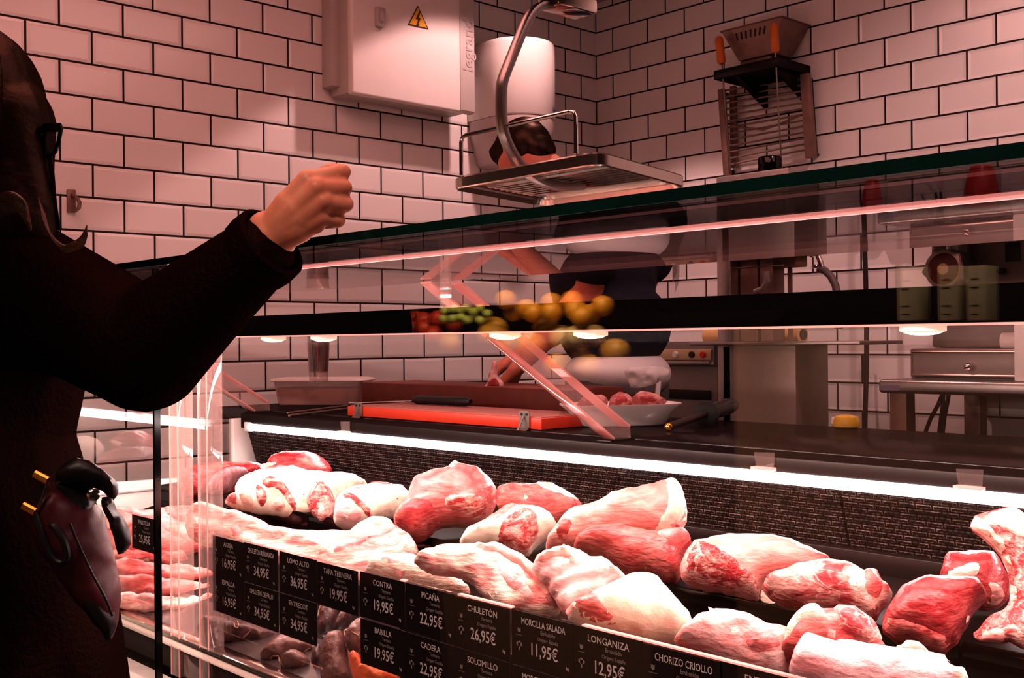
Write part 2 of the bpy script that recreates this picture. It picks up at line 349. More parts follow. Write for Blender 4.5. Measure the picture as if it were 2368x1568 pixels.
def finish(name, me, mat, parent=None, smooth=35):
    for m in (mat if isinstance(mat, (list, tuple)) else [mat]): me.materials.append(m)
    if smooth:
        for p in me.polygons: p.use_smooth = True
        me.set_sharp_from_angle(angle=math.radians(smooth))
    o = bpy.data.objects.new(name, me); C.objects.link(o)
    if parent is not None:
        org = world_of(parent); me.transform(Matrix.Translation(-org)); o.parent = parent
    else:
        co = np.empty(len(me.vertices)*3); me.vertices.foreach_get('co', co); co = co.reshape(-1, 3)
        org = Vector(((co[:, 0].min()+co[:, 0].max())/2, (co[:, 1].min()+co[:, 1].max())/2, co[:, 2].min()))
        me.transform(Matrix.Translation(-org)); o.location = org
    return o
def world_of(o):
    p = Vector((0, 0, 0))
    while o is not None: p = p + Vector(o.location); o = o.parent
    return p
def tag(o, label, cat, group=None, kind=None):
    o['label'] = label; o['category'] = cat
    if group: o['group'] = group
    if kind: o['kind'] = kind
    return o
def thing(name, label, cat, loc, group=None):
    o = bpy.data.objects.new(name, None); o.empty_display_size = .05; C.objects.link(o); o.location = loc
    return tag(o, label, cat, group)
def struct(o): o['kind'] = 'structure'; return o

def text_mesh(items):
    """items: (string, origin, xdir, ydir, size, align, squeeze) -> verts, faces of flat lettering"""
    V, Fc = [], []
    for s, o, xd, yd, size, al, sq in items:
        cu = bpy.data.curves.new('t', 'FONT'); cu.body = s; cu.size = 1; cu.align_x = al; cu.resolution_u = 2; cu.offset = .012
        ob = bpy.data.objects.new('t', cu); C.objects.link(ob)
        dg = bpy.context.evaluated_depsgraph_get(); dg.update()
        me = bpy.data.meshes.new_from_object(ob.evaluated_get(dg))
        o, xd, yd = Vector(o), Vector(xd), Vector(yd); n = len(V)
        for v in me.vertices: V.append(o + xd*(v.co.x*size*sq) + yd*(v.co.y*size))
        for p in me.polygons: Fc.append(tuple(i+n for i in p.vertices))
        bpy.data.objects.remove(ob); bpy.data.curves.remove(cu); bpy.data.meshes.remove(me)
    return V, Fc

# ---- one continuous organic surface grown from overlapping capsules / ellipsoids
def cap(p0, r0, p1, r1): return ('c', Vector(p0), r0, Vector(p1), r1)
def ell(c, ax): return ('e', Vector(c), [Vector(a) for a in ax])
def grow(name, prims, voxel, mat, parent=None, smooth=6):
    mb = MB()
    for p in prims:
        if p[0] == 'c':
            _, a, ra, b, rb = p; d = (b-a); L = d.length; pts, rs = [], []
            d = d.normalized() if L > 1e-6 else Vector((0, 0, 1))
            for k in range(6, 0, -1): q = math.pi/2*k/6.01; pts.append(a-d*ra*math.sin(q)); rs.append(max(ra*math.cos(q), ra*.02))
            pts += [a, b]; rs += [ra, rb]
            for k in range(1, 7): q = math.pi/2*k/6.01; pts.append(b+d*rb*math.sin(q)); rs.append(max(rb*math.cos(q), rb*.02))
            mb.tube(pts, rs, 16)
        else: mb.sphere(p[1], 1, 24, 14, p[2])
    me = bpy.data.meshes.new('tmp'); me.from_pydata(mb.v, [], mb.f)
    bm = bmesh.new(); bm.from_mesh(me); bmesh.ops.recalc_face_normals(bm, faces=bm.faces); bm.to_mesh(me); bm.free()
    ob = bpy.data.objects.new('tmp', me); C.objects.link(ob)
    md = ob.modifiers.new('r', 'REMESH'); md.mode = 'VOXEL'; md.voxel_size = voxel
    if smooth: sm = ob.modifiers.new('s', 'SMOOTH'); sm.iterations = smooth; sm.factor = .5
    dg = bpy.context.evaluated_depsgraph_get(); dg.update()
    out = bpy.data.meshes.new_from_object(ob.evaluated_get(dg)); out.name = name
    bpy.data.objects.remove(ob)
    bm = bmesh.new(); bm.from_mesh(out)          # keep the one largest piece
    seen = set(); best = []
    for v in bm.verts:
        if v.index in seen: continue
        st = [v]; isl = []; seen.add(v.index)
        while st:
            w = st.pop(); isl.append(w)
            for e in w.link_edges:
                x = e.other_vert(w)
                if x.index not in seen: seen.add(x.index); st.append(x)
        if len(isl) > len(best): best = isl
    keep = set(best); bmesh.ops.delete(bm, geom=[v for v in bm.verts if v not in keep], context='VERTS')
    bm.to_mesh(out); bm.free()
    return finish(name, out, mat, parent, 180)

# ---- soft solids from an outline: the outline lies in a plane leaning back by `lean`, the body swells out of both sides of it
def chaikin(p, n=2):
    for _ in range(n):
        q = []
        for i in range(len(p)):
            a, b = p[i], p[(i+1) % len(p)]
            q += [(a[0]*.75+b[0]*.25, a[1]*.75+b[1]*.25), (a[0]*.25+b[0]*.75, a[1]*.25+b[1]*.75)]
        p = q
    return p
def seg_dist(P, poly):
    A = np.array(poly); B = np.roll(A, -1, 0); D = B-A; L = (D**2).sum(1)+1e-12
    t = np.clip(((P[:, None, :]-A[None])*D[None]).sum(2)/L[None], 0, 1)
    q = A[None]+t[:, :, None]*D[None]
    return np.sqrt(((P[:, None, :]-q)**2).sum(2)).min(1)
def inside(P, poly):
    A = np.array(poly); B = np.roll(A, -1, 0); c = np.zeros(len(P), bool)
    for a, b in zip(A, B):
        m = (a[1] > P[:, 1]) != (b[1] > P[:, 1])
        with np.errstate(divide='ignore', invalid='ignore'):
            c ^= m & (P[:, 0] < (b[0]-a[0])*(P[:, 1]-a[1])/(b[1]-a[1]+1e-15)+a[0])
    return c
class Soft:
    """a piece of meat (or leather, cloth ...) with an irregular outline"""
    def __init__(s, poly, X, lean=25, thick=.06, back=.05, rnd=None, res=.006, seed=0, amp=.006, freq=14, extra=None, rough_edge=.0015, smooth=2, D=None):
        cx = sum(p[0] for p in poly)/len(poly); cy = sum(p[1] for p in poly)/len(poly)
        s.o = onD(cx, cy, D) if D else onX(cx, cy, X)
        h = Vector((-s.o.x, -s.o.y, 0)).normalized(); a = math.radians(lean)
        s.n = h*math.cos(a)+Vector((0, 0, 1))*math.sin(a)
        s.e1 = Vector((0, 0, 1)).cross(s.n).normalized(); s.e2 = s.n.cross(s.e1)
        s.seed = seed; s.amp = amp; s.freq = freq; s.extra = extra; s.thick = thick; s.back = back; s.re = rough_edge; s.res = res
        s.off = thick*(.26 if lean > 35 else .16 if lean > 12 else 0); s.ready = False
        s.b = s.outline(poly, smooth); s.rnd = rnd
        P = s.grid(s.b); d = seg_dist(P, s.b) if len(P) else np.array([.01]); s.dmax = max(d.max(), .004)
        s.R = min(rnd, s.dmax) if rnd else s.dmax; s.ready = True
    def at_h(s, px, py, h):
        d = ray(px, py); t = (s.o.dot(s.n)+h)/d.dot(s.n); q = d*t-s.o; return (q.dot(s.e1), q.dot(s.e2))
    def to2(s, px, py):
        if not s.ready: return s.at_h(px, py, s.off)
        h = 0
        for _ in range(3):
            q = s.at_h(px, py, h); h = .5*h+.5*float(s.height(np.array([q]))[0]) if _ else float(s.height(np.array([q]))[0])
        return s.at_h(px, py, h)
    def outline(s, poly, smooth=2):
        p = chaikin([s.to2(*q) for q in poly], smooth); out = []; st = s.res
        per = 0; carry = 0
        for i in range(len(p)):
            a, b = Vector(p[i]), Vector(p[(i+1) % len(p)]); L = (b-a).length
            x = carry
            while x < L:
                q = a+(b-a)*(x/L); out.append(q); x += st
            carry = x-L
        r = []
        for q in out:
            w = Vector((q.x*70, q.y*70, s.seed*3.1)); r.append((q.x+noise.noise(w)*s.re*2, q.y+noise.noise(w+Vector((9, 4, 2)))*s.re*2))
        return r
    def grid(s, b):
        A = np.array(b); lo, hi = A.min(0), A.max(0); st = s.res
        X, Y = np.meshgrid(np.arange(lo[0], hi[0], st), np.arange(lo[1], hi[1], st*.87)); X[1::2] += st/2
        P = np.stack([X.ravel(), Y.ravel()], 1); P = P[inside(P, b)]
        if not len(P): return P
        return P[seg_dist(P, b) > st*.55]
    def prof(s, d, T): return T*np.sqrt(np.clip(1-(1-np.clip(d/s.R, 0, 1))**2, 0, 1))
    def nz(s, P, d):
        w = np.clip(d/(.35*s.R), 0, 1)*1.35
        return np.array([noise.fractal(Vector((p[0]*s.freq, p[1]*s.freq, s.seed*7.7)), .75, 2.15, 4) for p in P])*s.amp*w if len(P) else np.zeros(0)
    def height(s, P):
        ins = inside(P, s.b); d = np.where(ins, seg_dist(P, s.b), 0); h = s.prof(d, s.thick)+s.nz(P, d)
        if s.extra: h = h+np.array([s.extra(p[0], p[1]) for p in P])*np.clip(d/.012, 0, 1)
        return h
    def tri(s, b, P):
        V = [Vector(q) for q in b]+[Vector(q) for q in P]; n = len(b)
        r = delaunay_2d_cdt(V, [(i, (i+1) % n) for i in range(n)], [], 1, 1e-7)
        return r[0], r[2]
    def p3(s, q, h): return s.o+s.e1*q[0]+s.e2*q[1]+s.n*h
    def body(s, name, mat, parent=None):
        P = s.grid(s.b); V2, T = s.tri(s.b, P)
        Q = np.array([(v.x, v.y) for v in V2]); d = seg_dist(Q, s.b); edge = d < s.res*.2
        hf = np.where(edge, 0, s.height(Q)); hb = -s.prof(d, s.back)
        v = [s.p3(q, h) for q, h in zip(Q, hf)]; f = [tuple(t) for t in T]; mp = {}
        for i, q in enumerate(Q):
            if edge[i]: mp[i] = i
            else: mp[i] = len(v); v.append(s.p3(q, hb[i]))
        f += [tuple(mp[i] for i in reversed(t)) for t in f]
        me = bpy.data.meshes.new(name); me.from_pydata([tuple(p) for p in v], [], f)
        return finish(name, me, mat, parent, 80)
    def patch(s, name, poly, mat, parent, bulge=.004, sink=.002, smooth=2, rnd=.008):
        """a part lying in the front surface: fat cap, cut face, bone"""
        b = s.outline(poly, smooth); P = s.grid(b); V2, T = s.tri(b, P)
        Q = np.array([(v.x, v.y) for v in V2]); d = seg_dist(Q, b)
        k = np.sqrt(np.clip(1-(1-np.clip(d/rnd, 0, 1))**2, 0, 1))
        h = s.height(Q)-sink+(bulge+sink)*k
        me = bpy.data.meshes.new(name); me.from_pydata([tuple(s.p3(q, x)) for q, x in zip(Q, h)], [], [tuple(t) for t in T])
        return finish(name, me, mat, parent, 80)
# ================================================================== room
def wall(name, P0, ud, W, z0, z1, flip, uvf):
    me = bpy.data.meshes.new(name); P0 = Vector(P0); ud = Vector(ud)
    v = [P0+Vector((0, 0, z0)), P0+ud*W+Vector((0, 0, z0)), P0+ud*W+Vector((0, 0, z1)), P0+Vector((0, 0, z1))]
    nrm = Vector(flip)*.12
    vb = [p+nrm for p in v]
    me.from_pydata([tuple(p) for p in v+vb], [], [(0, 1, 2, 3), (7, 6, 5, 4), (0, 4, 5, 1), (1, 5, 6, 2), (2, 6, 7, 3), (3, 7, 4, 0)])
    uv = me.uv_layers.new(name='UVMap')
    for l in me.loops: uv.data[l.index].uv = uvf(me.vertices[l.vertex_index].co)
    o = finish(name, me, M['tile'], None, 0); return struct(o)
ZR = 14.4108*.103-100*.103
ZT, ZB = 1.75, FLOOR
wall('wall_left', (.40, YW, 0), (1, 0, 0), XW-.40, ZB, ZT, (0, 1, 0), lambda c: (XW-c.x, c.z-ZR))
wall('wall_back', (XW, -3.2, 0), (0, 1, 0), YW+3.2, ZB, ZT, (1, 0, 0), lambda c: (YW-c.y, c.z-ZR))
struct(MB().box(-3.2, XW+.12, -3.2, 6.0, ZB-.1, ZB).build('floor', M['floor'], smooth=0))
struct(MB().box(-3.2, XW+.12, -3.2, 6.0, ZT, ZT+.1).build('ceiling', M['ceiling'], smooth=0))
PLAT = FLOOR+.16
pf = MB().box(2.33, XW-.002, -1.6, YW-.002, FLOOR, PLAT).build('service_platform', M['floor'], bevel=.006)
tag(pf, 'low dark raised platform on the floor behind the counter', 'platform')

# ================================================================== the refrigerated case
Y0, Y1 = -.75, 3.03            # near and far end
case = thing('refrigerated_display_case', 'long glass meat display case with black slotted back and a bright white light tube', 'display case', ((.92+1.75)/2, 1.14, FLOOR))
B = MB().box(.955, 1.74, Y0, Y1, FLOOR+.10, -.58).box(1.0, 1.7, Y0+.05, Y1-.05, FLOOR, FLOOR+.10)
B.build('base_cabinet', M['black_metal'], case, bevel=.004)
# lower deck, sloping to the customer
MB().prism([(.955, Y0, -.540), (1.41, Y0, -.455), (1.41, Y0, -.58), (.955, Y0, -.58)], (0, Y1-Y0, 0)).build('front_deck', M['black_metal'], case, bevel=.003)
MB().prism([(.957, Y0, -.5385), (1.075, Y0, -.5165), (1.075, Y0, -.519), (.957, Y0, -.541)], (0, Y1-Y0-.04, 0)).build('steel_apron', M['apron_steel'], case)
MB().prism([(1.41, Y0, -.40), (1.70, Y0, -.385), (1.70, Y0, -.58), (1.41, Y0, -.58)], (0, Y1-Y0, 0)).build('rear_tier', M['black_metal'], case, bevel=.004)
for ya, yb in ((Y0, .66), (.664, 1.42), (1.424, 2.2), (2.204, Y1)):
    MB().box(1.402, 1.409, ya, yb, -.438, -.394).build('tier_lip', M['black_gloss'], case, bevel=.002)
MB().box(.928, .962, Y0, Y1, -.556, -.530).build('front_rail', M['chrome'], case, bevel=.006)
MB().box(.938, .956, Y0, Y1, -.60, -.556).build('front_fascia', M['black_metal'], case, bevel=.003)
# pale stone ledge in front of the base
MB().box(.80, .935, Y0, Y1, -.655, -.61).build('customer_ledge', M['stone_ledge'], case, bevel=.01)
MB().box(.685, .95, Y0, Y1, FLOOR+.09, -.66).build('front_panel', M['black_metal'], case, bevel=.006)
# back panel with slots
def panel(y0, y1):
    me = bpy.data.meshes.new('back_panel')
    v = [(1.66, y0, -.250), (1.66, y1, -.250), (1.70, y1, -.384), (1.70, y0, -.384)]
    v2 = [(p[0]+.012, p[1], p[2]) for p in v]
    me.from_pydata(v+v2, [], [(0, 1, 2, 3), (7, 6, 5, 4), (0, 4, 5, 1), (1, 5, 6, 2), (2, 6, 7, 3), (3, 7, 4, 0)])
    uv = me.uv_layers.new(name='UVMap')
    for l in me.loops:
        c = me.vertices[l.vertex_index].co; uv.data[l.index].uv = (c.y+5, c.z+5)
    finish('back_panel', me, M['perf'], case, 0)
for a, b in ((Y0, .985), (.99, 2.93)): panel(a, b)
MB().box(1.672, 1.70, Y0, 2.93, -.388, -.352).build('panel_skirt', M['black_metal'], case, bevel=.002)
# light tube and the lip that carries it
MB().box(1.655, 1.758, Y0, 2.96, -.250, -.2055).build('lamp_fascia', M['black_metal'], case, bevel=.004)
MB().tube([(1.652, Y0, -.2385), (1.652, 2.90, -.2440)], .0100, 14).build('light_tube', M['led'], case)
MB().box(1.649, 1.664, 2.895, 2.93, -.258, -.230).build('tube_holder', M['white_plastic'], case, bevel=.003)
# white end panel at the far end
MB().prism([(1.655, Y1-.03, -.225), (1.755, Y1-.03, -.225), (1.755, Y1-.03, -.60), (.955, Y1-.03, -.60), (.955, Y1-.03, -.372), (1.655, Y1-.03, -.392)], (0, .03, 0)).build('end_panel', M['white_enamel'], case, bevel=.003)
MB().box(.955, 1.655, Y1-.034, Y1-.03, -.412, -.408).build('end_panel_seam', M['grey_plastic'], case)
# glass
MB().box(.680, 1.264, Y0, Y1+.02, ZS, ZS+.009).build('top_shelf_glass', M['shelf_glass'], case)
e = MB().box(.6795, .6805, Y0, Y1+.02, ZS-.0003, ZS+.0093)
e.build('polished_shelf_edge', M['green_edge'], case)
e = MB().box(1.2640, 1.2648, Y0, Y1+.02, ZS, ZS+.009); e.build('rear_shelf_edge', M['acrylic_edge'], case)
MB().box(.697, .703, Y0, 1.351, -.66, ZS-.0005).build('front_glass', M['glass'], case)
MB().box(.697, .703, 1.489, Y1, -.66, ZS-.0005).build('front_glass', M['glass'], case)
MB().box(.855, .862, Y0, Y1, ZS-.0026, ZS-.0004).build('pink_light_strip', M['glow_edge'], case)
MB().box(.6955, .7045, 1.4835, 1.4885, -.70, ZS-.001).build('glass_edge_seal', M['black_gloss'], case)
MB().prism([(.93, Y1-.015, -.372), (1.655, Y1-.015, -.392), (1.655, Y1-.015, -.225), (1.27, Y1-.015, ZS-.002), (.93, Y1-.015, ZS-.002)], (0, .006, 0)).build('end_glass', M['end_glass'], case)
# low glass that carries the price cards
MB().box(.947, .951, Y0, 1.80, -.50, -.333).build('card_glass', M['glass'], case)
MB().box(.947, .951, 1.945, Y1-.02, -.50, -.333).build('card_glass', M['glass'], case)
# acrylic corner posts
def post(x, y, w, z0, z1):
    b = MB().box(x-w, x+w, y-w, y+w, z0, z1); m = [0]*6
    return b
for (x, y, w, mt) in ((.945, 1.905, .0155, 'post_face'), (.945, 1.795, .0155, 'acrylic')):
    p = post(x, y, w, -.605, ZS-.004).build('acrylic_post', M[mt], case, bevel=.002)
    for dx, dy in ((-1, -1), (-1, 1)):
        MB().box(x+dx*w-.0010, x+dx*w+.0010, y+dy*w-.0010, y+dy*w+.0010, -.604, ZS-.006).build('polished_edge', M['acrylic_edge'], p)
MB().box(.935, .975, 1.815, 1.885, -.604, -.560).build('post_foot', M['acrylic'], case, bevel=.003)
# slanted acrylic brackets between worktop lip and shelf
def bracket(y):
    t = .014
    pts = [(1.690, y-t, -.2035), (1.745, y-t, -.2035), (1.742, y-t, -.175), (1.290, y-t, ZS-.001), (1.215, y-t, ZS-.001)]
    b = MB().prism(pts, (0, 2*t, 0)).build('acrylic_bracket', M['acrylic'], case, bevel=.0015)
    e = MB()
    e.bar((1.742, y, -.178), (1.290, y, ZS-.003), 2*t+.001, .004).bar((1.694, y, -.200), (1.219, y, ZS-.003), 2*t+.001, .004)
    e.build('bright_bracket_edge', M['acrylic_edge'], b)
    MB().box(1.675, 1.752, y-.02, y+.02, -.213, -.2025).build('bracket_foot', M['black_metal'], b, bevel=.002)
for y in (2.955, 1.530, .06): bracket(y)
# black lamp canopy under the shelf with warm spots
can = MB().box(1.20, 1.212, Y0, Y1-.05, .0150, .0575).box(1.200, 1.250, Y0, Y1-.05, .0150, .0190).build('lamp_canopy', M['canopy_black'], case, bevel=.0015)
MB().box(1.1985, 1.2005, Y0, Y1-.05, .0128, .0156).build('canopy_edge', M['acrylic_edge'], can)
for y in (.06, .62, 1.145, 1.335, 1.865, 2.055, 2.6, 2.79):
    lp = MB().lathe((1.228, y, .0065), [(.024, .008), (.026, .0075), (.026, .001), (.024, 0), (.0215, -.0005)], 24).build('canopy_lamp', M['puck_rim'], can)
    MB().lathe((1.228, y, .0045), [(.004, -.0022), (.014, -.0012), (.0215, .0012)], 24).build('lamp_lens', M['puck'], lp)
for y in (1.46, .02, 2.9):
    MB().box(1.203, 1.209, y-.012, y+.012, .0570, ZS+.0005).build('canopy_hanger', M['acrylic'], can)
# price card clips / cling film scraps on the lip
# ================================================================== worktop
wt = MB().prism([(1.775, Y0, WT), (1.775, Y0, WT-.04), (2.31, Y0, WT-.04), (2.31, Y0, WT)], (0, 3.32-Y0, 0))
wt.box(1.80, 2.28, Y0+.02, 3.25, FLOOR+.0, WT-.04)
wt = wt.build('serving_worktop', M['black_granite'], bevel=.004)
tag(wt, 'long black glossy worktop running behind the meat case', 'worktop')
MB().box(1.762, 1.774, Y0, 2.96, WT-.045, WT-.006).build('shadow_gap', M['black_metal'], wt)

# ---- price cards
XC = .9455; CW, CH = .1068, .0655
TOPY = [2.118, 1.790, 1.682, 1.568, 1.459, 1.346, 1.237, 1.131, 1.020, .914, .806, .702, .598]
ROW1 = [('PALETILLA', '25,95'), ('AGUJA', '16,95'), ('CHULETÓN RIÑONADA', '34,95'), ('LOMO ALTO', '36,95'), ('TAPA TERNERA', '19,95'), ('CONTRA', '19,95'),
        ('PICAÑA', '22,95'), ('CHULETÓN', '26,95'), ('MORCILLA SALADA', '11,95'), ('LONGANIZA', '12,95'), ('CHORIZO CRIOLLO', '1'), ('ENTRAÑA', '')]
ROW2 = {1: ('ESPALDA', '16,95'), 2: ('CHULETAS DE PALO', '34,95'), 3: ('ENTRECOT', '34,95'), 5: ('BABILLA', '19,95'), 6: ('CADERA', '22,95'), 7: ('SOLOMILLO', ''), 8: ('MORCILLA DULCE', '')}
KIND = {'MORCILLA SALADA': 'Embutido', 'LONGANIZA': 'Embutido', 'CHORIZO CRIOLLO': 'Embutido', 'MORCILLA DULCE': 'Embutido', 'CHULETÓN RIÑONADA': 'Cordero', 'CHULETAS DE PALO': 'Cordero'}
xd, yd = Vector((0, -1, 0)), Vector((0, 0, 1))
def card(y, ztop, name, price, row, w=CW, jit=0):
    t = thing('price_card', f'black card reading {name.title()}' + (f' {price} euro' if len(price) > 1 else '') + (', hung in lower row' if row == 2 else ', on top edge of glass'), 'price card', (XC, y-w/2, ztop-CH), 'black price cards along the meat case')
    MB().box(XC-.0007, XC+.0007, y-w, y, ztop-CH, ztop).build('card', M['slate'], t)
    x = XC-.0011
    def at(u, v): return Vector((x, y-u, ztop-v))
    L = len(name)
    sq = min(.95, .80*w/(L*.0062*1.22))
    big = [(name, at(w*.52, .0148), xd, yd, .0115, 'CENTER', sq)]
    if price: big.append((price+('€' if len(price) > 1 else ''), at(w*.30, .0500), xd, yd, .0215, 'LEFT', .80 if len(price) > 1 else .8))
    V, F_ = text_mesh(big)
    if price:
        V2, F2 = text_mesh([('kg', at(w*.88, .0560), xd, yd, .006, 'LEFT', .9)] if len(price) > 1 else []); n = len(V)
        V = V+V2; F_ = F_+[tuple(i+n for i in f) for f in F2]
    mb = MB(); mb.add(V, F_); mb.build('lettering', M['chalk'], t, smooth=0)
    sm = [(KIND.get(name, 'Ternera'), at(w*.60, .0225), xd, yd, .0072, 'CENTER', .9), ('Origen: España', at(w*.60, .0305), xd, yd, .0066, 'CENTER', .9)]
    V, F_ = text_mesh(sm); mb = MB(); mb.add(V, F_)
    mb.build('small_print', M['chalk_dim'], t, smooth=0)
    ic = MB()     # little cow head and tree
    def disc(u, v, r, n=10): ic.add([at(u+r*math.cos(2*math.pi*k/n), v-r*math.sin(2*math.pi*k/n)) for k in range(n)], [tuple(range(n))])
    def poly(p): ic.add([at(*q) for q in p], [tuple(range(len(p)))])
    disc(w*.13, .0235, .0028); poly([(w*.13-.0035, .0200), (w*.13-.001, .0215), (w*.13-.0022, .0225)]); poly([(w*.13+.0035, .0200), (w*.13+.0022, .0225), (w*.13+.001, .0215)])
    poly([(w*.13-.006, .0292), (w*.13+.006, .0292), (w*.13+.006, .0298), (w*.13-.006, .0298)])
    for du, dv in ((0, 0), (-.0028, .0016), (.0028, .0016), (0, .0026)): disc(w*.13+du, .0390+dv, .0026)
    poly([(w*.13-.0009, .041), (w*.13+.0009, .041), (w*.13+.0012, .048), (w*.13-.0012, .048)])
    ic.build('pictogram', M['chalk_dim'], t, smooth=0)
    return t
random.seed(8)
for i, (nm, pr) in enumerate(ROW1):
    w = CW if i else .106
    card(TOPY[i], -.3345-(.0015 if i % 3 == 1 else 0), nm, pr, 1, w)
    if i in ROW2:
        n2, p2 = ROW2[i]; card(TOPY[i]-random.uniform(-.001, .001), -.3345-.0685+(.0015 if i < 4 else 0), n2, p2, 2, w)
# pale plastic strips lying along the top edge of the low glass
for a, b in ((1.62, 1.575), (1.25, 1.24), (1.125, 1.022), (.90, .50)):
    s = MB().box(.9452, .952, b, a, -.3342, -.3322).build('edge_strip', M['acrylic_edge'], case)
# ================================================================== meat
def cv(ox, oy, s): return lambda pts: [(ox+x/s, oy+y/s) for x, y in pts]
A_ = cv(450, 1000, 2.76); B_ = cv(1100, 1000, 2.76); C_ = cv(1668, 1000, 2.76); D_ = cv(0, 900, 2.347); E_ = cv(470, 1200, 4.26)
BACKROW = 'meat cuts on the raised back shelf'; FRONTROW = 'meat cuts lying on the front deck'
tray = thing('display_riser', 'low black sloping riser under the front row of meat', 'riser', (1.14, .86, -.51))
MB().prism([(.972, .30, -.530), (.972, .30, -.402), (1.30, .30, -.440), (1.30, .30, -.475)], (0, .99, 0)).build('riser_top', M['black_metal'], tray, bevel=.004)
def cut(name, label, cat, f, poly, X, mat, parts=(), group=None, **kw):
    s = Soft(f(poly), X, **kw); o = s.body(name, M[mat]); tag(o, label, cat, group)
    for p in parts:
        nm, pf, pp, pm = p[:4]; k = p[4] if len(p) > 4 else {}
        s.patch(nm, pf(pp), M[pm], o, **k)
    return o
MC = 'meat'
cut('beef_joint', 'rounded dark red beef joint at the far end against the slotted back', MC, A_,
    [(455, 195), (475, 150), (530, 122), (640, 114), (740, 118), (815, 150), (862, 200), (890, 262), (840, 330), (650, 340), (500, 320), (450, 260)], 1.58, 'beef_dark',
    [('fat_strip', A_, [(415, 215), (440, 195), (550, 188), (555, 205), (470, 222), (420, 232)], 'fat', dict(bulge=.006)),
     ('muscle_face', A_, [(640, 135), (740, 135), (830, 200), (880, 260), (800, 250), (640, 190)], 'beef')], BACKROW, seed=1, thick=.06, back=.07, lean=15)
cut('beef_flap', 'dark red beef roll with a purplish silvery folded flap, leftmost on the back shelf', MC, A_,
    [(-90, 230), (45, 192), (150, 182), (300, 187), (440, 190), (460, 240), (420, 300), (300, 350), (250, 400), (190, 430), (60, 438), (-60, 430), (-110, 330)], 1.475, 'beef_dark',
    [('silverskin_flap', A_, [(60, 402), (72, 335), (120, 268), (180, 232), (260, 212), (330, 225), (350, 262), (290, 300), (250, 335), (222, 400), (150, 420)], 'silver', dict(bulge=.014, rnd=.02)),
     ('muscle_face', A_, [(0, 215), (140, 195), (300, 195), (420, 205), (330, 212), (200, 222), (100, 270), (40, 320)], 'beef')], BACKROW, seed=2, thick=.07, back=.05, lean=20)
cut('rib_loin', 'loin of ribs with thick cream fat on top and cut rib ends at its left', MC, A_,
    [(185, 425), (255, 385), (258, 330), (280, 290), (340, 258), (430, 233), (560, 212), (660, 216), (720, 240), (850, 250), (990, 255), (1050, 280), (1112, 315), (1095, 345), (960, 420), (880, 500), (720, 545), (650, 548), (540, 520), (470, 512), (420, 508), (300, 482), (258, 468), (200, 455)], 1.42, 'fat_cream',
    [('red_eye', A_, [(425, 322), (450, 284), (500, 278), (565, 312), (622, 380), (655, 462), (645, 520), (600, 470), (565, 400), (520, 358), (475, 362), (440, 345)], 'cut', dict(bulge=.006)),
     ('red_meat', A_, [(390, 330), (425, 335), (472, 395), (455, 478), (415, 490), (378, 410)], 'cut', dict(bulge=.005)),
     ('shank_end', A_, [(185, 428), (250, 385), (275, 405), (268, 460), (205, 452)], 'beef_pink', dict(bulge=.012, rnd=.015)),
     ('rib_bone', A_, [(272, 400), (285, 345), (330, 360), (372, 430), (398, 485), (360, 495), (305, 470)], 'bone', dict(bulge=.008)),
     ('rib_bone', A_, [(470, 480), (505, 420), (560, 410), (590, 470), (560, 512), (500, 510)], 'bone', dict(bulge=.007)),
     ('fat_streak', A_, [(560, 505), (620, 505), (715, 520), (660, 542), (600, 535)], 'fat', dict(bulge=.006)),
     ('meat_spot', A_, [(665, 390), (690, 375), (722, 380), (715, 410), (680, 415)], 'beef_dark', dict(bulge=.001)),
     ('red_top', A_, [(430, 234), (560, 205), (690, 225), (700, 243), (560, 226), (440, 250)], 'beef', dict(bulge=.004))], BACKROW, seed=3, thick=.055, back=.06, lean=30, amp=.007)
cut('veal_loin', 'pale fat-topped veal loin with a curled cut face, beside the big beef round', MC, A_,
    [(885, 510), (900, 420), (935, 380), (1000, 345), (1080, 335), (1130, 320), (1240, 325), (1345, 335), (1390, 420), (1340, 500), (1240, 545), (1150, 560), (1080, 590), (1000, 612), (925, 604), (888, 565)], 1.44, 'fat_cream',
    [('red_rim', A_, [(925, 402), (985, 385), (1062, 428), (1122, 490), (1150, 548), (1100, 552), (1048, 470), (990, 428), (935, 425)], 'cut', dict(bulge=.006)),
     ('cut_face', A_, [(892, 510), (915, 440), (985, 432), (1040, 475), (1090, 560), (1000, 602), (930, 598), (895, 560)], 'membrane', dict(bulge=.007)),
     ('bone_core', A_, [(925, 545), (950, 505), (985, 515), (1000, 560), (960, 585)], 'bone', dict(bulge=.011)),
     ('dark_strip', A_, [(1075, 340), (1130, 318), (1335, 330), (1340, 348), (1210, 345)], 'beef', dict(bulge=.004)),
     ('meat_spot', A_, [(1262, 425), (1330, 408), (1335, 430), (1290, 440)], 'cut', dict(bulge=.002)),
     ('grey_bruise', A_, [(960, 358), (1080, 352), (1180, 362), (1080, 378), (980, 380)], 'silver', dict(bulge=.0005))], BACKROW, seed=4, thick=.05, back=.06, lean=28, amp=.007)
cut('loin_end', 'small upright oval loin end with a pale fat heart, between the two loins', MC, A_,
    [(718, 445), (738, 362), (780, 310), (820, 296), (852, 330), (882, 390), (895, 455), (893, 540), (855, 582), (800, 578), (758, 540), (724, 492)], 1.415, 'cut',
    [('pale_core', A_, [(768, 525), (795, 455), (828, 438), (842, 500), (825, 562), (790, 568)], 'membrane', dict(bulge=.003)),
     ('fat_rim', A_, [(722, 450), (740, 365), (782, 312), (795, 330), (755, 390), (740, 470)], 'fat_pink', dict(bulge=.003))], BACKROW, seed=5, thick=.035, back=.05, lean=12, amp=.004)
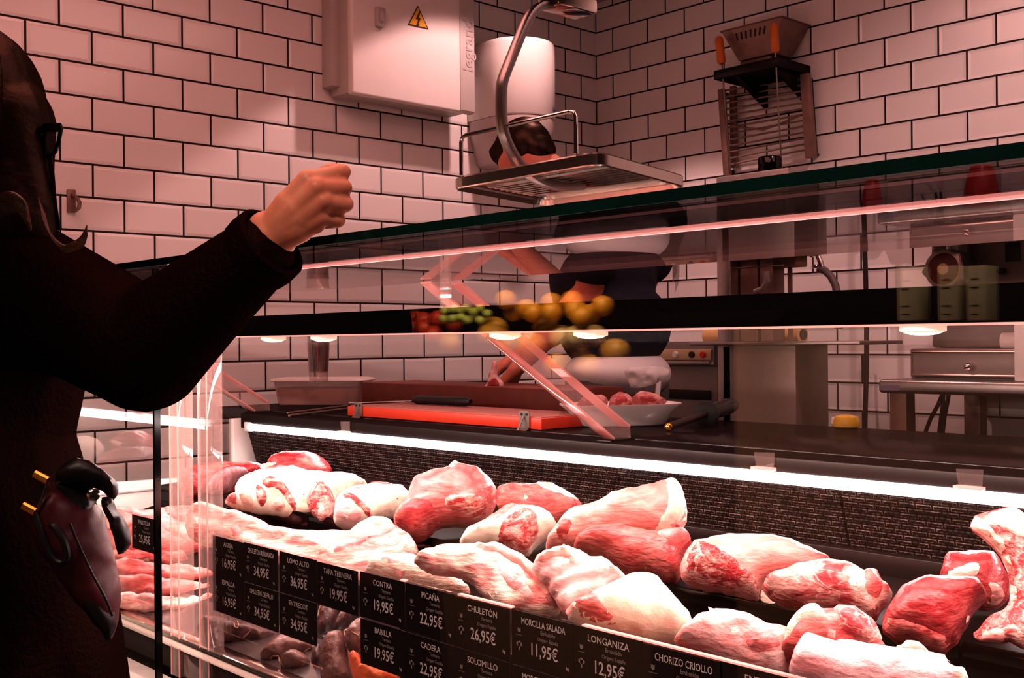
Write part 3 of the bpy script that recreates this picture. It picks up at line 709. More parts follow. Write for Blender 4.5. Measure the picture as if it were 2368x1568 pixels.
cut('beef_round', 'huge bright pink-red beef round with a smooth bulging lobe, biggest lump on the back shelf', MC, A_,
    [(1358, 375), (1370, 320), (1420, 268), (1540, 238), (1612, 232), (1645, 180), (1705, 203), (1785, 212), (1855, 258), (1905, 328), (1940, 362), (1925, 440), (1895, 530), (1845, 595), (1760, 605), (1640, 585), (1560, 605), (1500, 645), (1462, 695), (1400, 697), (1335, 650), (1285, 590), (1258, 540), (1300, 470), (1348, 430)], 1.44, 'beef_pink',
    [('smooth_lobe', A_, [(1272, 560), (1305, 470), (1370, 428), (1440, 418), (1512, 440), (1535, 505), (1590, 565), (1540, 625), (1480, 688), (1400, 695), (1330, 645)], 'beef', dict(bulge=.018, rnd=.03)),
     ('cut_face', A_, [(1580, 425), (1640, 382), (1760, 380), (1885, 430), (1890, 520), (1830, 592), (1760, 562), (1680, 522), (1598, 492)], 'cut', dict(bulge=.003)),
     ('fat_tip', A_, [(1602, 242), (1645, 182), (1712, 208), (1655, 238)], 'fat', dict(bulge=.006)),
     ('fat_edge', A_, [(1785, 213), (1855, 258), (1938, 355), (1918, 445), (1900, 450), (1890, 345), (1832, 262)], 'fat_pink', dict(bulge=.004))], BACKROW, seed=6, thick=.105, back=.07, lean=22, amp=.010, freq=10)
cut('rib_slab', 'flat slab of red ribs striped with fat, behind the shank', MC, B_,
    [(120, 380), (135, 345), (200, 333), (360, 327), (480, 328), (530, 356), (600, 398), (672, 428), (682, 472), (600, 520), (500, 540), (400, 520), (250, 480), (130, 460)], 1.52, 'beef',
    [('fat_top', B_, [(355, 335), (470, 330), (530, 358), (660, 426), (610, 432), (520, 402), (425, 372)], 'fat', dict(bulge=.004)),
     ('fat_stripe', B_, [(150, 345), (240, 340), (330, 345), (320, 356), (220, 352), (150, 360)], 'fat_pink', dict(bulge=.002)),
     ('red_end', B_, [(590, 440), (675, 432), (680, 470), (600, 492)], 'beef_dark', dict(bulge=.003)),
     ('fat_curl', B_, [(225, 420), (290, 390), (350, 395), (390, 450), (350, 440), (290, 415), (240, 435)], 'fat', dict(bulge=.006))], BACKROW, seed=7, thick=.04, back=.05, lean=40)
cut('shank_joint', 'pale fatty shank joint with round dark red cut face, before the rib slab', MC, B_,
    [(-105, 665), (-60, 610), (20, 570), (65, 560), (110, 520), (215, 462), (330, 470), (430, 480), (515, 540), (525, 600), (500, 650), (405, 695), (335, 790), (280, 775), (130, 712), (60, 704), (-20, 722), (-95, 720)], 1.40, 'fat_cream',
    [('cut_face', B_, [(130, 692), (150, 610), (210, 532), (282, 490), (340, 490), (392, 530), (408, 622), (382, 682), (332, 752), (308, 788), (250, 762), (140, 716)], 'cut', dict(bulge=.010)),
     ('marrow_star', B_, [(265, 630), (282, 612), (305, 625), (318, 640), (300, 655), (280, 652)], 'fat', dict(bulge=.011)),
     ('red_streak', B_, [(20, 572), (110, 520), (215, 468), (300, 476), (200, 530), (110, 570)], 'beef_pink', dict(bulge=.004))], BACKROW, seed=8, thick=.06, back=.06, lean=30, amp=.007)
cut('veal_haunch', 'large pale pink haunch tapering left, its broad cream fat end against back panel', MC, B_,
    [(440, 700), (500, 620), (540, 555), (605, 498), (740, 478), (860, 408), (960, 378), (1080, 368), (1160, 338), (1240, 320), (1312, 353), (1344, 420), (1354, 500), (1332, 605), (1290, 650), (1180, 660), (1050, 660), (900, 650), (700, 720), (540, 760), (450, 750)], 1.46, 'fat_pink',
    [('fat_end', B_, [(1185, 342), (1242, 322), (1310, 355), (1345, 430), (1350, 520), (1330, 602), (1240, 640), (1130, 640), (1152, 590), (1205, 520), (1225, 430)], 'fat_cream', dict(bulge=.008, rnd=.02)),
     ('red_inside', B_, [(520, 610), (600, 560), (635, 600), (612, 662), (545, 722), (512, 692)], 'beef', dict(bulge=.004)),
     ('red_mark', B_, [(1270, 560), (1300, 545), (1315, 590), (1290, 625), (1272, 600)], 'beef', dict(bulge=.009))], BACKROW, seed=9, thick=.085, back=.06, lean=32, amp=.010, freq=11)
cut('beef_rump', 'smooth red beef rump with a fine seam, in front of the pale leg', MC, B_,
    [(620, 690), (690, 625), (850, 592), (950, 597), (1050, 628), (1130, 645), (1240, 638), (1310, 628), (1395, 680), (1370, 735), (1318, 805), (1308, 950), (1232, 968), (1160, 935), (1080, 902), (960, 905), (880, 850), (800, 800), (700, 780), (630, 740)], 1.40, 'beef',
    [('far_lobe', B_, [(1140, 655), (1240, 640), (1310, 632), (1390, 682), (1330, 725), (1250, 712), (1190, 692)], 'beef_pink', dict(bulge=.012, rnd=.02)),
     ('front_lobe', B_, [(1180, 700), (1250, 718), (1318, 735), (1310, 860), (1300, 945), (1235, 962), (1215, 850)], 'beef', dict(bulge=.008, rnd=.015)),
     ('seam_fat', B_, [(1040, 660), (1060, 690), (1090, 800), (1085, 890), (1078, 890), (1075, 800), (1050, 710)], 'fat_pink', dict(bulge=.002))], BACKROW, seed=10, thick=.085, back=.06, lean=26, amp=.007, freq=9)
cut('ribeye_joint', 'long ribeye joint with pink fat over the top and a marbled red cut face', MC, B_,
    [(1300, 860), (1312, 800), (1335, 755), (1380, 708), (1450, 678), (1600, 653), (1750, 653), (1932, 665), (2068, 708), (2188, 768), (2285, 800), (2292, 830), (2180, 900), (2000, 960), (1820, 985), (1815, 1085), (1700, 1045), (1560, 1005), (1440, 990), (1340, 962), (1305, 905)], 1.425, 'fat_pink',
    [('cut_face', B_, [(1332, 860), (1345, 790), (1385, 735), (1432, 708), (1502, 718), (1602, 758), (1702, 838), (1802, 928), (1812, 1078), (1700, 1042), (1560, 1002), (1440, 985), (1370, 955)], 'cut', dict(bulge=.004)),
     ('inner_fat', B_, [(1365, 880), (1400, 775), (1450, 758), (1490, 788), (1450, 838), (1428, 900), (1448, 975), (1395, 960)], 'fat_pink', dict(bulge=.006)),
     ('fat_seam', B_, [(1490, 815), (1580, 825), (1700, 870), (1790, 925), (1790, 940), (1690, 890), (1580, 845), (1495, 832)], 'fat_pink', dict(bulge=.006)),
     ('fat_foot', B_, [(1815, 985), (1850, 1010), (1960, 1065), (1970, 1088), (1900, 1090), (1815, 1085)], 'fat', dict(bulge=.004))], BACKROW, seed=11, thick=.075, back=.07, lean=28, amp=.006)
cut('neck_fillet', 'red marbled piece veined with white fat, right of the ribeye joint', MC, C_,
    [(252, 985), (262, 950), (300, 908), (400, 878), (480, 848), (560, 832), (700, 826), (800, 832), (850, 852), (905, 903), (960, 890), (1012, 898), (1042, 970), (1092, 983), (1082, 1050), (1015, 1142), (1002, 1192), (950, 1197), (850, 1152), (700, 1135), (550, 1135), (470, 1115), (400, 1092), (300, 1050)], 1.39, 'marbled',
    [('fat_seam', C_, [(772, 950), (820, 902), (878, 930), (880, 1000), (905, 1045), (1000, 1130), (980, 1142), (880, 1052), (838, 1002)], 'fat', dict(bulge=.003)),
     ('fat_seam', C_, [(440, 1010), (590, 910), (605, 912), (690, 1000), (760, 1110), (745, 1112), (680, 1015), (598, 925), (470, 1005)], 'fat_pink', dict(bulge=.002)),
     ('end_flap', C_, [(905, 905), (960, 892), (1010, 902), (1040, 975), (1030, 1050), (960, 1060), (900, 990)], 'beef', dict(bulge=.008))], BACKROW, seed=12, thick=.06, back=.055, lean=32, amp=.006)
cut('neck_end', 'ragged pale and dark neck piece wedged behind the deep red lump', MC, C_,
    [(1380, 920), (1408, 850), (1418, 765), (1500, 748), (1650, 748), (1770, 760), (1815, 850), (1840, 950), (1835, 1090), (1720, 1130), (1640, 1135), (1500, 1040)], 1.52, 'beef_dark',
    [('white_fat', C_, [(1385, 925), (1480, 870), (1600, 818), (1665, 840), (1645, 920), (1555, 935), (1460, 930)], 'fat', dict(bulge=.008)),
     ('fat_fold', C_, [(1690, 930), (1750, 960), (1800, 1000), (1810, 1090), (1720, 1120), (1690, 1090), (1720, 1020)], 'fat_pink', dict(bulge=.008))], BACKROW, seed=13, thick=.06, back=.06, lean=22, amp=.009)
cut('beef_topside', 'deep red beef lump with a smooth dark skin, in front of the ragged neck piece', MC, C_,
    [(1012, 1212), (1048, 1120), (1100, 1040), (1130, 978), (1250, 930), (1400, 918), (1550, 922), (1662, 930), (1692, 1000), (1682, 1060), (1620, 1152), (1560, 1242), (1500, 1342), (1425, 1412), (1320, 1402), (1200, 1335), (1100, 1335), (1040, 1282)], 1.38, 'beef_dark',
    [('lower_lobe', C_, [(1020, 1215), (1100, 1180), (1250, 1215), (1400, 1270), (1480, 1320), (1425, 1400), (1320, 1395), (1200, 1330), (1100, 1328), (1042, 1278)], 'beef', dict(bulge=.010, rnd=.02)),
     ('fat_fleck', C_, [(1550, 1205), (1590, 1165), (1605, 1185), (1570, 1215)], 'fat', dict(bulge=.004))], BACKROW, seed=14, thick=.085, back=.06, lean=26, amp=.006, freq=9)
cut('rib_chop', 'tall standing rib chop with a long pale bone, rightmost on the back shelf', MC, C_,
    [(1568, 612), (1618, 525), (1660, 520), (1720, 490), (1800, 463), (1900, 488), (2000, 560), (2080, 800), (2100, 1300), (2060, 1420), (1900, 1388), (1820, 1322), (1800, 1362), (1690, 1332), (1585, 1312), (1640, 1240), (1720, 1160), (1820, 1120), (1848, 1050), (1828, 900), (1798, 820), (1738, 742), (1650, 672)], 1.36, 'cut',
    [('rib_bone', C_, [(1570, 612), (1620, 527), (1672, 545), (1742, 612), (1802, 702), (1852, 802), (1882, 950), (1900, 1100), (1850, 1125), (1830, 905), (1792, 795), (1722, 705), (1642, 642)], 'bone', dict(bulge=.012, rnd=.012)),
     ('fat_cap', C_, [(1672, 522), (1800, 466), (1905, 492), (2000, 565), (2040, 720), (1960, 710), (1850, 640), (1755, 572)], 'fat', dict(bulge=.008)),
     ('fat_foot', C_, [(1590, 1308), (1700, 1240), (1830, 1260), (1810, 1355), (1690, 1328)], 'fat_pink', dict(bulge=.006)),
     ('fat_seam', C_, [(1860, 1130), (1890, 1120), (1930, 1300), (1960, 1390), (1920, 1385), (1880, 1270)], 'fat', dict(bulge=.005))], BACKROW, seed=15, thick=.03, back=.03, lean=8, amp=.004)
# front deck
cut('belly_sheet', 'long pale belly sheet draped along the card rail', MC, A_,
    [(-60, 480), (10, 462), (60, 448), (150, 468), (260, 508), (380, 538), (500, 588), (620, 618), (850, 623), (960, 640), (1050, 588), (1100, 558), (1230, 556), (1312, 600), (1402, 680), (1445, 745), (1400, 800), (1250, 900), (1100, 960), (800, 880), (500, 800), (250, 720), (60, 690), (-60, 640)], 1.16, 'belly',
    [('pink_end', A_, [(-50, 485), (10, 468), (150, 472), (260, 512), (385, 542), (500, 592), (430, 605), (310, 598), (330, 690), (230, 690), (60, 660), (-40, 620)], 'fat_pink', dict(bulge=.003)),
     ('red_square', A_, [(205, 590), (290, 580), (330, 655), (280, 690), (215, 670)], 'beef_pink', dict(bulge=.006)),
     ('meat_streak', A_, [(850, 762), (1000, 692), (1200, 640), (1320, 622), (1330, 640), (1250, 655), (1050, 722), (900, 790)], 'beef_pink', dict(bulge=.003)),
     ('meat_streak', A_, [(720, 770), (860, 730), (900, 745), (800, 790)], 'beef_pink', dict(bulge=.003)),
     ('white_fold', A_, [(960, 645), (1050, 595), (1110, 566), (1225, 562), (1300, 605), (1180, 615), (1080, 640)], 'fat', dict(bulge=.008, rnd=.02))], FRONTROW, seed=16, thick=0.045, back=.04, lean=46, amp=0.008, freq=11,
    extra=lambda u, v: .004*math.sin(u*60+v*130))
cut('fat_trimming', 'lumpy white fatty trimming just behind the low glass', MC, B_,
    [(-720, 850), (-640, 800), (-480, 770), (-330, 790), (-180, 870), (-60, 960), (-20, 1010), (-120, 1060), (-350, 1000), (-560, 930), (-700, 900)], 1.07, 'fat',
    [('pink_knob', B_, [(-530, 880), (-490, 855), (-440, 870), (-410, 920), (-460, 930), (-520, 915)], 'fat_pink', dict(bulge=.006)),
     ('pink_wash', B_, [(-640, 830), (-480, 785), (-350, 810), (-440, 840), (-560, 850)], 'membrane', dict(bulge=.003))], FRONTROW, seed=17, thick=0.035, back=.04, lean=44, amp=0.006)
cut('backbone_rack', 'curved rack of backbone with notched pink edge and white ribs', MC, B_,
    [(-430, 800), (-300, 725), (-100, 697), (40, 716), (120, 722), (210, 742), (335, 822), (440, 920), (505, 1020), (560, 1160), (400, 1150), (180, 1110), (60, 1060), (-30, 930), (-120, 890), (-280, 880)], 1.09, 'belly',
    [('notched_spine', B_, [(-60, 730), (60, 730), (130, 730), (205, 748), (330, 828), (435, 925), (500, 1025), (540, 1130), (480, 1125), (420, 1005), (330, 895), (200, 805), (60, 772)], 'fat_pink', dict(bulge=.010)),
     ('white_rib', B_, [(-20, 870), (20, 860), (90, 950), (150, 1050), (180, 1110), (130, 1090), (60, 1000)], 'fat', dict(bulge=.010)),
     ('pink_meat', B_, [(120, 830), (240, 880), (350, 980), (430, 1100), (330, 1110), (230, 1010), (130, 900)], 'pork', dict(bulge=.004)),
     ] + [('spine_bone', B_, [(x, y), (x+26, y-14+6), (x+46, y+16), (x+16, y+36)], 'beef', dict(bulge=.0125)) for x, y in ((80, 745), (150, 755), (215, 790), (270, 830), (320, 875), (365, 925), (400, 975), (435, 1035), (460, 1085))],
    FRONTROW, seed=18, thick=0.035, back=.04, lean=40, amp=0.004, extra=lambda u, v: .003*math.sin(u*170))
cut('rib_cage', 'fanned pale pink rib cage with raised ribs, before the beef rump', MC, B_,
    [(345, 822), (430, 758), (540, 712), (602, 712), (700, 768), (765, 790), (800, 778), (850, 798), (930, 868), (975, 925), (905, 960), (800, 1020), (700, 1080), (620, 1120), (560, 1150), (520, 1090), (480, 1010), (400, 920)], 1.14, 'cage',
    [('loose_strip', B_, [(352, 825), (430, 775), (520, 745), (610, 745), (652, 790), (625, 890), (596, 850), (585, 800), (500, 808), (400, 850)], 'fat_pink', dict(bulge=.010, rnd=.012))] +
    [('rib', B_, [(470+18*k*.6, 900+k*34), (600+k*10, 905+k*24), (760+k*4, 860+k*26), (900-k*22, 880+k*26), (900-k*22, 892+k*26), (760+k*4, 878+k*26), (600+k*10, 922+k*24), (476+18*k*.6, 914+k*34)], 'fat', dict(bulge=.005, rnd=.005, sink=.001)) for k in range(6)],
    FRONTROW, seed=19, thick=0.035, back=.04, lean=38, amp=0.002, extra=lambda u, v: .0042*math.sin((v*1.0-u*.30)*300))
cut('fat_covered_joint', 'round joint under smooth cream fat with a red cut at its lower left', MC, B_,
    [(560, 1150), (640, 1068), (780, 998), (900, 938), (985, 905), (1080, 886), (1162, 916), (1245, 1000), (1335, 1110), (1405, 1180), (1380, 1300), (1200, 1330), (1000, 1300), (800, 1260), (620, 1200)], 1.10, 'fat_cream',
    [('red_cut', B_, [(606, 1125), (668, 1070), (740, 1053), (802, 1078), (862, 1140), (918, 1225), (800, 1215), (640, 1175)], 'beef', dict(bulge=.004)),
     ('pink_edge', B_, [(560, 1150), (620, 1090), (668, 1068), (620, 1130), (600, 1165)], 'fat_pink', dict(bulge=.004))], FRONTROW, seed=20, thick=0.06, back=.04, lean=38, amp=0.004, freq=8)
cut('pork_lump', 'soft pink pork lump with pale flecks, right of the cream fat joint', MC, B_,
    [(1240, 1300), (1330, 1222), (1420, 1168), (1520, 1143), (1660, 1143), (1785, 1183), (1900, 1238), (1995, 1243), (2045, 1290), (2030, 1440), (1940, 1520), (1700, 1500), (1450, 1420)], 1.07, 'pork',
    [('pale_fold', B_, [(1650, 1370), (1760, 1290), (1880, 1270), (1960, 1330), (1930, 1420), (1760, 1400)], 'beef_pink', dict(bulge=.008, rnd=.02)),
     ('fat_fleck', B_, [(1600, 1230), (1680, 1215), (1720, 1240), (1660, 1300), (1600, 1290)], 'fat', dict(bulge=.004)),
     ('fat_fleck', B_, [(1720, 1230), (1800, 1225), (1830, 1255), (1780, 1280)], 'fat', dict(bulge=.004))], FRONTROW, seed=21, thick=0.045, back=.04, lean=40, amp=0.008)
cut('breast_fold', 'folded breast piece with a white fat rim around rough red meat', MC, C_,
    [(345, 1405), (378, 1320), (428, 1228), (498, 1138), (560, 1122), (650, 1132), (760, 1128), (850, 1128), (905, 1160), (965, 1200), (1010, 1260), (1070, 1362), (1000, 1440), (800, 1440), (600, 1440), (450, 1470)], 1.12, 'beef',
    [('fat_rim', C_, [(385, 1330), (430, 1236), (498, 1142), (560, 1126), (640, 1140), (690, 1200), (645, 1212), (560, 1192), (500, 1225), (440, 1300), (400, 1380)], 'fat', dict(bulge=.012, rnd=.014)),
     ('ragged_meat', C_, [(700, 1150), (850, 1135), (960, 1205), (1060, 1355), (940, 1370), (800, 1300), (740, 1230)], 'marbled', dict(bulge=.008)),
     ('fat_lump', C_, [(640, 1270), (740, 1240), (790, 1300), (720, 1330), (650, 1310)], 'fat_pink', dict(bulge=.008))], FRONTROW, seed=22, thick=0.045, back=.04, lean=38, amp=0.007)
cut('wrapped_meat', 'pale meat in shiny clear plastic wrap, nearest the card rail', MC, C_,
    [(425, 1460), (458, 1340), (510, 1282), (562, 1283), (640, 1308), (850, 1362), (1100, 1397), (1350, 1422), (1452, 1428), (1478, 1450), (1455, 1500), (1520, 1515), (1640, 1600), (1500, 1720), (1100, 1720), (700, 1640), (450, 1540)], 1.02, 'film',
    [('film_edge', C_, [(505, 1290), (562, 1286), (850, 1366), (1350, 1425), (1470, 1436), (1460, 1455), (1300, 1450), (850, 1395), (560, 1310)], 'membrane', dict(bulge=.005)),
     ('fat_corner', C_, [(1450, 1520), (1520, 1518), (1620, 1600), (1500, 1620), (1440, 1570)], 'fat', dict(bulge=.006))], FRONTROW, seed=23, thick=0.035, back=.03, lean=46, amp=0.006)
cut('suet_lump', 'small white suet lump in front of the deep red lump', MC, C_,
    [(1085, 1385), (1120, 1360), (1150, 1350), (1180, 1322), (1250, 1328), (1312, 1370), (1325, 1412), (1280, 1450), (1180, 1450), (1095, 1425)], 1.17, 'fat', (), FRONTROW, seed=24, thick=.03, back=.03, lean=30, amp=.008, freq=24)
# pile at the far left, behind the joint of the panes
LP = 'thin meat slices piled at the far left'
cut('meat_slab', 'broad pink slab across the top of the left pile', MC, D_,
    [(560, 640), (640, 628), (700, 640), (800, 656), (900, 640), (1050, 640), (1110, 618), (1185, 655), (1170, 780), (1100, 860), (950, 900), (700, 890), (560, 860)], 1.19, 'beef_pink',
    [('red_patch', D_, [(880, 650), (1050, 648), (1110, 625), (1150, 680), (1000, 730), (900, 700)], 'beef', dict(bulge=.004)),
     ('fat_band', D_, [(860, 740), (1000, 740), (1120, 790), (1080, 860), (940, 800)], 'fat_pink', dict(bulge=.006))], LP, seed=31, thick=.05, back=.05, lean=45, amp=.010)
for i, (poly, mt, lab, X) in enumerate((
    ([(560, 900), (640, 884), (720, 876), (860, 888), (1000, 880), (1040, 930), (900, 965), (700, 960), (560, 950)], 'beef', 'bright red slice just under the far left price card', 1.11),
    ([(560, 950), (640, 936), (740, 926), (870, 955), (1010, 955), (1160, 985), (1165, 1050), (1000, 1065), (800, 1040), (600, 1025)], 'beef_pink', 'pale striped slice in the upper middle of the left pile', 1.075),
    ([(560, 1030), (660, 1014), (800, 1014), (1000, 1034), (1165, 1060), (1160, 1125), (950, 1145), (750, 1120), (570, 1100)], 'beef_pink', 'pink wavy slice in the lower middle of the left pile', 1.04),
    ([(570, 1110), (665, 1104), (770, 1104), (900, 1134), (1060, 1126), (1165, 1095), (1160, 1170), (1010, 1250), (850, 1230), (680, 1190), (580, 1160)], 'pork', 'lowest pale folded slice of the left pile, over the front rail', 1.005))):
    cut('meat_slice', lab, MC, D_, poly, X, mt,
        [('red_streak', D_, [(poly[1][0]+60, poly[1][1]+40), (poly[1][0]+180, poly[1][1]+30), (poly[1][0]+330, poly[1][1]+60), (poly[1][0]+200, poly[1][1]+62)], 'beef' if mt != 'beef' else 'fat', dict(bulge=.002))], LP,
        seed=32+i, thick=.035, back=.03, lean=35, amp=.012, freq=20, extra=lambda u, v: .004*math.sin(v*180+u*20))
# blood sausages and chorizo low down by the front rail
SG = 'blood sausages lying by the front rail'
def sausage(lab, poly, X, mat, strings, seed, **kw):
    s = Soft(E_(poly), X, seed=seed, thick=kw.get('thick', .028), back=.028, lean=kw.get('lean', 40), amp=.003, freq=20, res=.004, rough_edge=.0006)
    o = s.body('blood_sausage', M[mat]); tag(o, lab, 'sausage', SG)
    for ln in strings:
        q = np.array([s.to2(*p) for p in E_(ln)]); h = s.height(q)
        mb = MB(); mb.tube([s.p3(a, b+.0012) for a, b in zip(q, h)], .0011, 6); mb.build('tie_string', M['string'], o)
    return o
sausage('big purplish black sausage loop beside the acrylic posts', [(-60, 1010), (0, 958), (150, 942), (330, 998), (500, 1048), (730, 1128), (740, 1190), (640, 1225), (560, 1285), (430, 1225), (250, 1205), (140, 1245), (0, 1210), (-60, 1120)], 1.0, 'morcilla',
        [[(300, 1035), (310, 1070), (335, 1080), (350, 1060), (338, 1030)], [(395, 1170), (440, 1130), (480, 1090), (515, 1055)]], 41, thick=.04)
sausage('wide reddish brown sausage lying diagonally under the lower cards', [(540, 1310), (640, 1218), (762, 1115), (900, 1165), (1095, 1245), (1090, 1300), (960, 1330), (820, 1330), (760, 1390), (680, 1395), (590, 1375)], 1.01, 'morcilla_pale',
        [[(660, 1385), (680, 1355), (735, 1355), (745, 1395), (690, 1412), (662, 1392)], [(990, 1310), (1040, 1280), (1090, 1255)]], 42)
sausage('short stubby sausage in front, tied at its left end', [(745, 1400), (778, 1330), (850, 1282), (960, 1298), (1045, 1368), (1068, 1432), (1025, 1488), (900, 1498), (800, 1458)], .995, 'morcilla_pale',
        [[(745, 1370), (750, 1405), (775, 1440), (800, 1470)]], 43)
sausage('upright fat sausage with a string down its right side', [(1145, 1400), (1165, 1200), (1198, 1125), (1300, 1085), (1382, 1108), (1415, 1200), (1428, 1330), (1455, 1480), (1470, 1640), (1180, 1640), (1150, 1520)], 1.0, 'morcilla_pale',
        [[(1385, 1110), (1405, 1180), (1412, 1260), (1420, 1310)], [(1385, 1105), (1420, 1088), (1450, 1082)]], 44)
sausage('sausage showing through the gap under the tapa ternera card', [(1110, 1110), (1125, 880), (1170, 800), (1260, 800), (1335, 900), (1300, 1050), (1215, 1125)], 1.06, 'morcilla', [[(1130, 960), (1140, 900), (1165, 840)]], 45)
sausage('small sausage end with a pale tip, second in the gap between cards', [(1270, 1080), (1330, 930), (1400, 905), (1470, 920), (1465, 1000), (1380, 1070), (1310, 1110)], 1.055, 'morcilla', [[(1340, 965), (1370, 930), (1440, 915)]], 46)
sausage('sausage half hidden by the contra card', [(1385, 1130), (1430, 1040), (1530, 960), (1640, 1000), (1640, 1290), (1530, 1320), (1430, 1290)], 1.02, 'morcilla_pale', [[(1400, 1100), (1470, 1120), (1530, 1150)]], 47)
sausage('narrow dark sausage squeezed left of the upright one', [(1050, 1350), (1095, 1255), (1165, 1235), (1180, 1330), (1165, 1480), (1080, 1470)], 1.02, 'morcilla', [], 48)
cz = Soft(E_([(1410, 1300), (1470, 1285), (1535, 1310), (1560, 1400), (1610, 1425), (1800, 1445), (2000, 1520), (2200, 1580), (2200, 1700), (1600, 1700), (1460, 1560)]), 1.0, seed=51, thick=.03, back=.03, lean=40, amp=.006, res=.005)
o = cz.body('raw_chorizo', M['chorizo']); tag(o, 'glossy orange red raw chorizo under the babilla card', 'sausage')
cz.patch('casing_fold', E_([(1480, 1420), (1560, 1430), (1640, 1450), (1620, 1520), (1520, 1540)]), M['chorizo'], o, bulge=.008, rnd=.012)
cz = Soft([(1318, 1545), (1325, 1525), (1345, 1535), (1420, 1550), (1500, 1575), (1500, 1640), (1330, 1640)], .99, seed=52, thick=.03, back=.03, lean=40, amp=.006, res=.005)
o = cz.body('raw_chorizo', M['chorizo']); tag(o, 'orange red raw chorizo peeking out under the longaniza card', 'sausage')
# white paper slips
s = Soft(E_([(155, 1260), (200, 1215), (380, 1195), (430, 1235), (470, 1255), (300, 1300), (180, 1295)]), .99, lean=70, thick=.0015, back=.001, amp=.0005, rough_edge=.0003, smooth=0, res=.006)
tag(s.body('paper_slip', M['paper']), 'folded white paper slip on the steel by the big sausage loop', 'paper')
s = Soft(B_([(1482, 1112), (1500, 1118), (1570, 1145), (1500, 1165)]), 1.25, lean=20, thick=.001, back=.001, amp=0, rough_edge=0, smooth=0, res=.006)
tag(s.body('paper_corner', M['paper']), 'white paper corner sticking up behind the pork lump', 'paper')
# ================================================================== on the tiled walls
# --- grey electrical cabinet
def T(P): return (P.x, P.y, P.z)
ec = thing('electrical_cabinet', 'pale grey electrical cabinet with a yellow warning triangle, high on the tiled wall', 'electrical cabinet', (2.54, 3.32, .875))
MB().box(2.270, 2.828, 3.275, YW+.0002, .885, 1.66).build('cabinet_body', M['grey_plastic'], ec, bevel=.012)
MB().box(2.236, 2.285, 3.33, YW-.001, .915, 1.66).build('side_flange', M['grey_plastic'], ec, bevel=.008)
dr = MB().box(2.262, 2.836, 3.244, 3.276, .877, 1.66).build('cabinet_door', M['white_plastic'], ec, bevel=.010, seg=3)
MB().box(2.760, 2.832, 3.240, 3.246, .885, 1.66).build('door_strip', M['grey_plastic'], dr, bevel=.002)
MB().box(2.360, 2.398, 3.225, 3.245, 1.13, 1.20).box(2.370, 2.388, 3.214, 3.226, 1.145, 1.185).build('door_latch', M['grey_plastic'], dr, bevel=.006)
tri = [onY(966, 13, 3.2425), onY(943, 57, 3.2425), onY(991, 68, 3.2425)]
cen = sum(tri, Vector())/3
def sc_(p, k): return cen+(p-cen)*k
ws = MB().prism([sc_(p, 1.0) for p in tri], (0, -.0006, 0)).build('warning_sticker', M['ink'], dr, smooth=0)
MB().prism([sc_(p, .86)+Vector((0, -.0007, 0)) for p in tri], (0, -.0005, 0)).build('yellow_field', M['yellow'], ws, smooth=0)
b = [cen+Vector((x*.055, -.0014, z*.055)) for x, z in ((.10, .62), (-.22, .02), (-.02, .0), (-.12, -.30), (-.20, -.28), (-.05, -.52), (.10, -.26), (.0, -.28), (.20, .14), (.02, .14), (.20, .60))]
MB().prism(b, (0, -.0005, 0)).build('lightning_bolt', M['ink'], ws, smooth=0)
V, F_ = text_mesh([('legrand', onY(1094, 168, 3.2385), (0, 0, 1), (-1, 0, 0), .072, 'LEFT', .95)])
mb = MB(); mb.add(V, F_); mb.build('raised_lettering', pbr('raised_grey', (.40, .36, .35), .5), dr, smooth=0)
# --- paper towel dispenser
pc = Vector((3.065, 3.2454, 0))
pd = thing('paper_towel_dispenser', 'white cylindrical paper towel dispenser on the wall near the corner', 'paper dispenser', (pc.x, pc.y, .70))
def dprof(k, z, flat=.1528):
    r = .150*k; return [(pc.x+r*math.cos(a), pc.y+r*math.sin(a) if math.sin(a) < 0 else pc.y+flat*min(1, math.sin(a)*2.5), z) for a in [2*math.pi*i/40 for i in range(40)]]
def loftm(rings):
    mb = MB(); n = len(rings[0]); v = [p for r in rings for p in r]; f = [(i*n+k, i*n+(k+1) % n, (i+1)*n+(k+1) % n, (i+1)*n+k) for i in range(len(rings)-1) for k in range(n)]
    f += [tuple(range(n-1, -1, -1)), tuple((len(rings)-1)*n+k for k in range(n))]
    return mb.add(v, f)
loftm([dprof(.97, .882), dprof(1, .888), dprof(1, 1.165), dprof(.985, 1.178), dprof(.95, 1.184)]).build('upper_cover', M['white_plastic'], pd, smooth=50)
loftm([dprof(.55, .70), dprof(.66, .71), dprof(.955, .835), dprof(.965, .880)]).build('lower_bowl', M['dim_plastic'], pd, smooth=50)
lg = onY(1231, 252, 3.11)
V, F_ = text_mesh([('Jofel', (0, 0, 0), (1, 0, 0), (0, 0, 1), .030, 'CENTER', .9)])
ang = math.radians(-58); V2 = []
for v in V:
    a = ang+v.x/.1505; V2.append((pc.x+.1508*math.cos(a), pc.y+.1508*math.sin(a), .905+v.z))
mb = MB(); mb.add(V2, F_); mb.build('blue_logo', M['blue_ink'], pd, smooth=0)
# --- small wall hook
hk = onY(163, 466, YW)
t = thing('wall_hook', 'small dark metal hook screwed to the tiles beside the woman', 'hook', (hk.x, YW-.01, hk.z-.03))
MB().box(hk.x-.012, hk.x+.014, YW-.008, YW-.0005, hk.z-.034, hk.z+.036).build('hook_plate', M['rust_steel'], t, bevel=.002)
MB().tube([(hk.x+.002, YW-.006, hk.z+.02), (hk.x+.006, YW-.03, hk.z+.012), (hk.x+.01, YW-.045, hk.z-.006), (hk.x+.01, YW-.04, hk.z-.022), (hk.x+.008, YW-.022, hk.z-.028)], .006, 10).build('hook_prong', M['rust_steel'], t)

